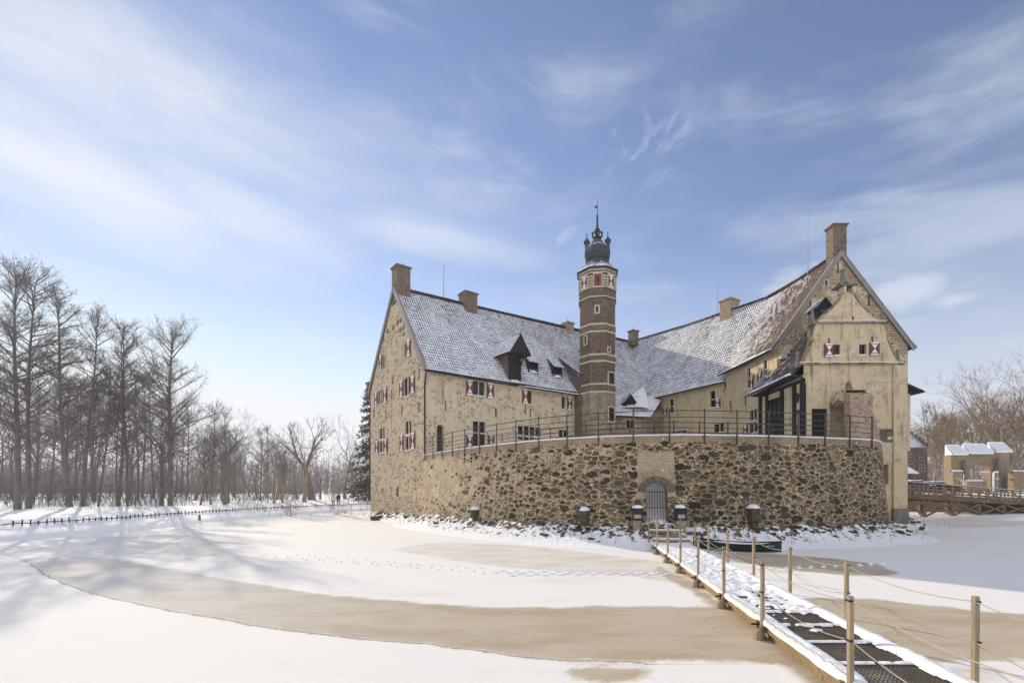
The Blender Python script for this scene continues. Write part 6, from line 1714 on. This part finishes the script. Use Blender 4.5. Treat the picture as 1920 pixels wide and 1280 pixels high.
# white curved pipe post, sign posts
for a,y0,y1,dd,lab in((1807,888,925,60,'thin white pole by the gate house'),(1863,884,922,62,'white hooked pipe standing in front of the gate house'),):
    p=rp(a,dd); z1=HC+(HY-y0)/F*dd; t_=MB(); t_.tube([V((p.x,dd,1.8)),V((p.x,dd,z1-.3)),V((p.x+.08,dd,z1-.08)),V((p.x+.3,dd,z1)),V((p.x+.55,dd,z1-.02))] if a>1850 else [V((p.x,dd,1.8)),V((p.x,dd,z1))],.11 if a>1850 else .04,6)
    tag(recenter(t_.build('pole','white_paint',smooth=True),(p.x,dd,1.8)),lab,'pole')
for px,py,lab in((1799,898,'left of two small yellow signs on the site fence'),(1870,897,'right of two small yellow signs on the site fence')):
    p=rp(px,60,py); s_=thing('yellow_sign',lab,'sign',(p.x,60,2),'small yellow signs'); mb=MB(); mb.box(p,(.42,.03,.22)); mb.build('board','yellow_sign',s_); mb=MB(); mb.tube([V((p.x,60.05,1.9)),V((p.x,60.05,p.z))],.03,5); mb.build('post','zinc',s_)
# wire site fence
sf=thing('wire_fence','thin wire mesh fence in front of the gate house','fence',(62,60.5,2))
for k in range(8):
    x=50+k*3.0; mb=MB(); mb.tube([V((x,60.5,1.8)),V((x,60.5,3.9))],.03,5); mb.build('post','zinc',sf)
mb=MB(); 
for z in(2.2,3.0,3.85): mb.tube([V((50,60.5,z)),V((71,60.5,z))],.014,4)
mb.build('wire','zinc',sf)
# brick house
hy_=118.0
def HX(px): return (px-CX)/F*hy_
def HZ(py): return HC+(HY-py)/F*hy_
xh0,xh1=HX(1660),HX(1739); bh_=thing('brick_house','dark red brick house with snow covered roof behind the castle at right','house',(xh1,hy_,2))
wq=Wall(V((xh0,hy_,0)),V((xh1,hy_,0)),1,0)
if wq.n.y>0: wq.n=-wq.n
for a in(1698,1705,1721,1732): 
    pass
for r in ((1705,1712,851,863),(1724,1732,851,863),(1705,1712,870,883),(1725,1733,871,883)):
    window(wq,bh_,r,2,2,(),surround=.10,tr='stone_trim',mull=.10,snow=False)
mb=MB(); wq.mesh(mb,1.5,HZ(838)); mb.poly([V((xh1,hy_,1.5)),V((xh1,hy_+10,1.5)),V((xh1,hy_+10,HZ(838))),V((xh1,hy_,HZ(838)))]); mb.build('wall','brick_house',bh_)
mb=MB(); zt=HZ(838); mb.poly([(xh0,hy_-.4,zt-.1),(xh1-.3,hy_-.4,zt-.1),(xh1-.3,hy_+5,HZ(812)+.8),(xh0,hy_+5,HZ(812)+.8)]); mb.build('roof','snow',bh_)
mb=MB(); 
for q in((0,1.0),(1,1.9),(2,2.8),(3,3.4)): mb.box((xh1-.2,hy_+q[0]+.5,zt+q[1]/2-.1),(.7,1.1,q[1]+.4))
mb.box((xh1-.3,hy_+4.8,zt+2.2),(.9,.9,4.4)); mb.build('stepped_gable','brick_house',bh_)
# small hut with snowy roof
ht=thing('hut','small brick hut with pointed snowy roof beside the castle corner','hut',(rp(1704,62).x,62,1.8))
xa,xb=(1690-CX)/F*62,(1713-CX)/F*62; zt=HC+(HY-886)/F*62
mb=MB(); mb.box(((xa+xb)/2,63,(zt+1.5)/2),(xb-xa-.5,2.4,zt-1.5)); mb.build('wall','brick_house',ht)
mb=MB(); ap0=V(((xa+xb)/2-.3,63,zt+1.5)); c4=[V((xa,61.4,zt)),V((xb+.2,61.4,zt)),V((xb+.2,64.6,zt)),V((xa,64.6,zt))]
for a,b in zip(c4,c4[1:]+c4[:1]): mb.poly([a,b,ap0]); mb.poly([a,b,b-Z*.14,a-Z*.14])
mb.build('roof','snow',ht)
# parked cars, snowed over
def car(x,y,z,rot,lab,grp,w=1.8,l=4.5,h=1.5):
    t_=thing('parked_car',lab,'car',(x,y,z),grp); 
    secs=[(-.5,.35,.75),(-.47,.28,.95),(-.42,.25,1.15),(-.28,.25,h),(.05,.25,h+.02),(.2,.25,1.05),(.42,.25,.92),(.5,.3,.7)]
    mb=MB(); rs=[]
    for (u,zb_,zt_) in secs:
        k=.86 if zt_>1.2 else 1
        rs.append([V((u*l,-w/2,zb_)),V((u*l,-w/2,min(zt_,.85))),V((u*l,-w/2*k+.04,zt_-.08)),V((u*l,-w/2*k+.2,zt_)),V((u*l,w/2*k-.2,zt_)),V((u*l,w/2*k-.04,zt_-.08)),V((u*l,w/2,min(zt_,.85))),V((u*l,w/2,zb_))])
    mb.rings(rs,True,0,None,True,True); b=mb.build('body','car_black',None,smooth=False); b.parent=t_
    mb=MB()
    for sg in(-1,1): mb.poly([V((-.36*l,sg*(w/2*.93),.95)),V((.14*l,sg*(w/2*.93),.95)),V((.03*l,sg*(w/2*.88),h-.1)),V((-.27*l,sg*(w/2*.88),h-.1))])
    o=mb.build('side_window','glass'); o.parent=t_
    mb=MB(); mb.box((-.12*l,0,h+.06),(.36*l,w*.8,.1),None,0,.9); mb.box((.34*l,0,1.0),(.25*l,w*.85,.08),None,0,.9); o=mb.build('snow_cover','snow'); o.parent=t_
    for sx in(-.31,.31):
        for sg in(-1,1):
            mb=MB(); mb.tube([V((sx*l,sg*(w/2-.2),.33)),V((sx*l,sg*(w/2+.01),.33))],.33,14); o=mb.build('wheel','tyre'); o.parent=t_
            mb=MB(); mb.tube([V((sx*l,sg*(w/2),.33)),V((sx*l,sg*(w/2+.03),.33))],.19,10); r_=mb.build('rim','zinc'); r_.parent=o
    t_.rotation_euler=(0,0,rot); return t_
p=rp(1722,57); car(p.x,57.5,2.15,.15,'black parked car under snow beyond the timber bridge, nearest the castle','parked cars beyond the bridge')
p=rp(1757,60); car(p.x,60,2.1,.1,'dark parked car under snow beyond the bridge, right of the first car','parked cars beyond the bridge',h=1.45)
# ================================================================== PEOPLE walking on the left bank
def person(px,d,lab,coat,leg,hair_,face=1,bag=False,h=1.68,ph=0):
    x=(px-CX)/F*d; z=gz_at(x,d)+.02
    t_=thing('person',lab,'person',(x,d,z))
    k=h/1.7
    J=dict(pel=(0,0,.92),sp=(0,0,1.12),ch=(0,0,1.34),nk=(0,0,1.47),hd0=(0,-.01,1.54),hd1=(0,-.015,1.64),
      hl=(.09,0,.88),kl=(.10,-.10*ph,.49),al=(.10,.14*ph,.09),tl=(.11,.14*ph-.17,.04),hr=(-.09,0,.88),kr=(-.10,-.04,.48),ar=(-.10,-.16*ph,.07),tr=(-.11,-.16*ph-.18,.03),
      sl=(.17,0,1.40),el=(.24,.05,1.14),wl=(.23,-.06,.92),gl=(.225,-.10,.84),sr=(-.17,0,1.40),er=(-.24,.04,1.14),wr=(-.24,-.08,.93),gr=(-.235,-.12,.85))
    names=list(J); vs=[V(J[n])*k for n in names]; ed=[('pel','sp'),('sp','ch'),('ch','nk'),('nk','hd0'),('hd0','hd1'),('pel','hl'),('hl','kl'),('kl','al'),('al','tl'),('pel','hr'),('hr','kr'),('kr','ar'),('ar','tr'),('ch','sl'),('sl','el'),('el','wl'),('wl','gl'),('ch','sr'),('sr','er'),('er','wr'),('wr','gr')]
    rad=dict(pel=.14,sp=.125,ch=.15,nk=.055,hd0=.075,hd1=.085,hl=.095,kl=.065,al=.045,tl=.035,hr=.095,kr=.065,ar=.045,tr=.035,sl=.07,el=.05,wl=.034,gl=.03,sr=.07,er=.05,wr=.034,gr=.03)
    def skin(nm,use,edges,mat,grow=1.0,root='pel'):
        ns=[n for n in names if n in use]; me=bpy.data.meshes.new(nm); me.from_pydata([V(J[n])*k for n in ns],[(ns.index(a),ns.index(b)) for a,b in edges if a in ns and b in ns],[])
        o=bpy.data.objects.new(nm,me); col.objects.link(o); o.parent=t_; m_=o.modifiers.new('Skin','SKIN'); sv=me.skin_vertices[0].data
        for i,n in enumerate(ns): sv[i].radius=(rad[n]*k*grow,rad[n]*k*grow*.9); sv[i].use_root=(n==root)
        o.modifiers.new('Sub','SUBSURF').levels=1; o.modifiers['Sub'].render_levels=1; me.materials.append(M[mat]); return o
    skin('body',names,ed,'skin')
    skin('coat',['pel','sp','ch','sl','el','wl','sr','er','wr','hl','hr'],ed,coat,1.22)
    skin('trousers',['pel','hl','kl','al','hr','kr','ar'],ed,leg,1.18)
    mb=MB(); mb.grid(lambda s,t:V((.105*k*math.cos(s*6.283)*math.sin(t*1.9+.01),-.0+.02+.105*k*math.sin(s*6.283)*math.sin(t*1.9+.01),1.60*k+.125*k*math.cos(t*1.9))),12,6); o=mb.build('hair',hair_,None,smooth=True); o.parent=t_
    t_.rotation_euler=(0,0,face); return t_
person(625,57,'person in a pale cream coat and pale trousers walking on the left bank path','coat_cream','trouser','hair',face=.4,ph=1)
person(634.5,58,'person in a dark jacket walking beside the one in the cream coat','coat_dark','trouser','hair',face=-.3,ph=-1,h=1.75)
# simple path fence posts beyond the walkers
tf=thing('post_fence','thin post and rail fence on the far left bank beside the conifer','fence',(-22,62,1))
for k in range(7):
    px=645+k*9; d=60+k*1.2; x=(px-CX)/F*d; z=gz_at(x,d); mb=MB(); mb.tube([V((x,d,z-.1)),V((x,d,z+.95))],.035,5); mb.build('post','wood_brown',tf)
mb=MB(); mb.tube([V(((645+k*9-CX)/F*(60+k*1.2),60+k*1.2,gz_at((645+k*9-CX)/F*(60+k*1.2),60+k*1.2)+.85)) for k in range(7)],.02,5); mb.build('rail','wood_brown',tf)
mb=MB(); x=(374-CX)/F*38; z=gz_at(x,38); 
mb.tube([V((x,38,z-.1)),V((x,38,z+.42))],.09,8); tag(recenter(mb.build('bollard','wood_brown'),(x,38,z)),'short wooden bollard on the left bank right of the isolated alder','bollard')
# ================================================================== LIGHT, SKY, CAMERA
SUN_AZ=math.atan2(-.622,.783)  # angle from +Y towards +X
EL=math.radians(24)
sd_=V((math.sin(SUN_AZ)*math.cos(EL),math.cos(SUN_AZ)*math.cos(EL),math.sin(EL)))
sun=bpy.data.lights.new('sun','SUN'); sun.energy=SUN_E; sun.angle=math.radians(.53); sun.color=(1,.865,.68)
so=bpy.data.objects.new('sun',sun); col.objects.link(so); so.rotation_euler=(-sd_).to_track_quat('-Z','Y').to_euler(); so.location=(-40,50,60)
W=NT('World',True); scene.world=W.owner
sky=W.n('ShaderNodeTexSky',sky_type='NISHITA'); sky.sun_disc=False; sky.sun_elevation=EL; sky.sun_rotation=SUN_AZ
sky.altitude=60; sky.air_density=1.0; sky.dust_density=0.0; sky.ozone_density=2.2
tc=W.n('ShaderNodeTexCoord').outputs['Generated']
x=W.xyz(tc); zc=W.m('MAXIMUM',x[2],.03); den=W.m('ADD',zc,.12)
az=W.m('ARCTAN2',x[0],x[1]); el=W.m('ARCSINE',x[2])
def ae(a,sx,sy,dz=0.0):
    "angular sky coordinates turned by a, then stretched"
    u=W.m('ADD',W.m('MULTIPLY',az,math.cos(a)),W.m('MULTIPLY',el,math.sin(a)))
    v=W.m('SUBTRACT',W.m('MULTIPLY',el,math.cos(a)),W.m('MULTIPLY',az,math.sin(a)))
    return W.cxyz(W.m('MULTIPLY',u,sx),W.m('MULTIPLY',v,sy),dz)
def blob(px,py,rx,ry,tilt=0.0):
    "soft patch of sky around one direction; rx, ry in radians"
    a0=math.atan2(px-CX,F); e0=math.atan2((HY-py),math.hypot(px-CX,F))
    du=W.m('SUBTRACT',az,a0); dv=W.m('SUBTRACT',el,e0)
    u=W.m('ADD',W.m('MULTIPLY',du,math.cos(tilt)/rx),W.m('MULTIPLY',dv,math.sin(tilt)/rx)); v=W.m('SUBTRACT',W.m('MULTIPLY',dv,math.cos(tilt)/ry),W.m('MULTIPLY',du,math.sin(tilt)/ry))
    e=W.m('ADD',W.m('MULTIPLY',u,u),W.m('MULTIPLY',v,v)); return W.m('POWER',2.718,W.m('MULTIPLY',e,-1.0))
def mx(l):
    r=l[0]
    for q in l[1:]: r=W.m('MAXIMUM',r,q)
    return r
soft=W.noise(ae(-.10,1.4,4.2),1.6,6,.5,.2)
fib=W.noise(ae(-.10,2.0,8.5,3),1.5,8,.6,.45)
wis=W.noise(ae(.5,5,9,7),1.6,9,.6,.8)
cum=W.noise(ae(0,9,15,1),1.0,9,.6,.3)
def sc(k,m): return W.m('MULTIPLY',m,k)
band=mx([sc(.85,blob(110,310,.34,.10,-.14)),sc(.72,blob(420,380,.28,.075,-.18)),sc(.62,blob(800,440,.30,.05,-.14)),sc(.62,blob(250,170,.65,.18,-.1)),sc(.5,blob(-100,520,.5,.16)),sc(.42,blob(560,650,.5,.05)),sc(.38,blob(700,330,.5,.10,-.1))])
tex=W.m('ADD',W.m('MULTIPLY',soft,.5),W.m('MULTIPLY',fib,.5))
dens=W.ss(W.m('ADD',W.m('MULTIPLY',band,.75),W.m('MULTIPLY',W.m('SUBTRACT',tex,.5),.95)),.03,.95)
wb_=mx([blob(985,375,.055,.045,.4),blob(1060,400,.03,.07,-.2),sc(.8,blob(1200,260,.16,.06)),sc(.7,blob(880,510,.05,.03)),sc(.8,blob(720,270,.12,.05))])
wisp=W.m('MULTIPLY',W.ss(wis,.50,.72),sc(.5,wb_))
c2=mx([blob(1700,545,.075,.034),sc(.85,blob(1790,560,.04,.02)),sc(.9,blob(1470,530,.055,.026,.3)),sc(.7,blob(1540,500,.05,.022)),])
dens2=W.m('MULTIPLY',W.ss(W.m('ADD',sc(.8,c2),W.m('MULTIPLY',W.m('SUBTRACT',cum,.5),1.5)),.22,.85),.55)
gen=W.m('MULTIPLY',W.m('MULTIPLY',W.ss(soft,.40,.66),W.ss(fib,.36,.70)),.4)
# bright cloud fill added out of view behind the camera, lights shaded walls
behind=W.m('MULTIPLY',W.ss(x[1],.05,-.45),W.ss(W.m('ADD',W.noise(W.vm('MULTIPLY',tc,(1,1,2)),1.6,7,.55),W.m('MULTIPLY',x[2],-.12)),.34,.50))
over=W.m('MULTIPLY',W.ss(x[2],.78,.92),.65)  # same added fill overhead, above the frame
hz=W.m('MULTIPLY',W.ss(x[2],.46,-.04),.82)
tot=W.m('MINIMUM',mx([dens,dens2,wisp,gen]),1.0)
sunside=W.vm('DOT_PRODUCT',tc,tuple(sd_))
ccol=W.mix(W.ss(sunside,.2,.95),CLOUD_A,CLOUD_B)
skyc=W.mix(1.0,sky.outputs[0],SKY_TINT,'MULTIPLY')
skyc=W.vm('MINIMUM',skyc,(5.2,5.5,6.2))
skyc=W.mix(hz,skyc,HZ_C)
fin=W.mix(tot,skyc,ccol)
fin=W.mix(W.m('MAXIMUM',behind,over),fin,BACK_FILL_C)
bg=W.n('ShaderNodeBackground'); W.put(bg.inputs[0],fin); bg.inputs[1].default_value=SKY_S
ow=W.n('ShaderNodeOutputWorld'); W.t.links.new(bg.outputs[0],ow.inputs[0])
cam=bpy.data.cameras.new('camera'); co=bpy.data.objects.new('camera',cam); col.objects.link(co); scene.camera=co
co.location=(0,0,HC); co.rotation_euler=(math.pi/2,0,0); cam.sensor_width=36; cam.sensor_fit='HORIZONTAL'; cam.lens=36*F/1920; cam.shift_y=(HY-640)/1920; cam.clip_end=8000; cam.clip_start=.1
scene.view_settings.view_transform='Standard'; scene.view_settings.look='None'; scene.view_settings.exposure=EXPO; scene.view_settings.gamma=1
scene.cycles.max_bounces=6; scene.cycles.diffuse_bounces=4; scene.cycles.glossy_bounces=2; scene.cycles.transparent_max_bounces=4

if HAZE>0:
    hz_=MB(); x0,x1,y0_,y1,z0,z1=-2750,2750,-2750,2750,-1.3,36.0
    P_=[V((x,y,z)) for z in(z0,z1) for y in(y0_,y1) for x in(x0,x1)]
    for q in ((0,2,3,1),(4,5,7,6),(0,1,5,4),(2,6,7,3),(0,4,6,2),(1,3,7,5)): hz_.poly([P_[i] for i in q])
    t=NT('haze_air'); pv=t.n('ShaderNodeVolumePrincipled'); pv.inputs['Color'].default_value=(.93,.95,1,1); pv.inputs['Density'].default_value=HAZE; pv.inputs['Anisotropy'].default_value=.45
    o_=t.n('ShaderNodeOutputMaterial'); t.t.links.new(pv.outputs[0],o_.inputs['Volume']); M['haze_air']=t.owner
    hb=hz_.build('haze','haze_air',None,weld=True); hb['kind']='stuff'; tag(hb,'thin pale winter haze lying over the whole moat and woodland','haze')
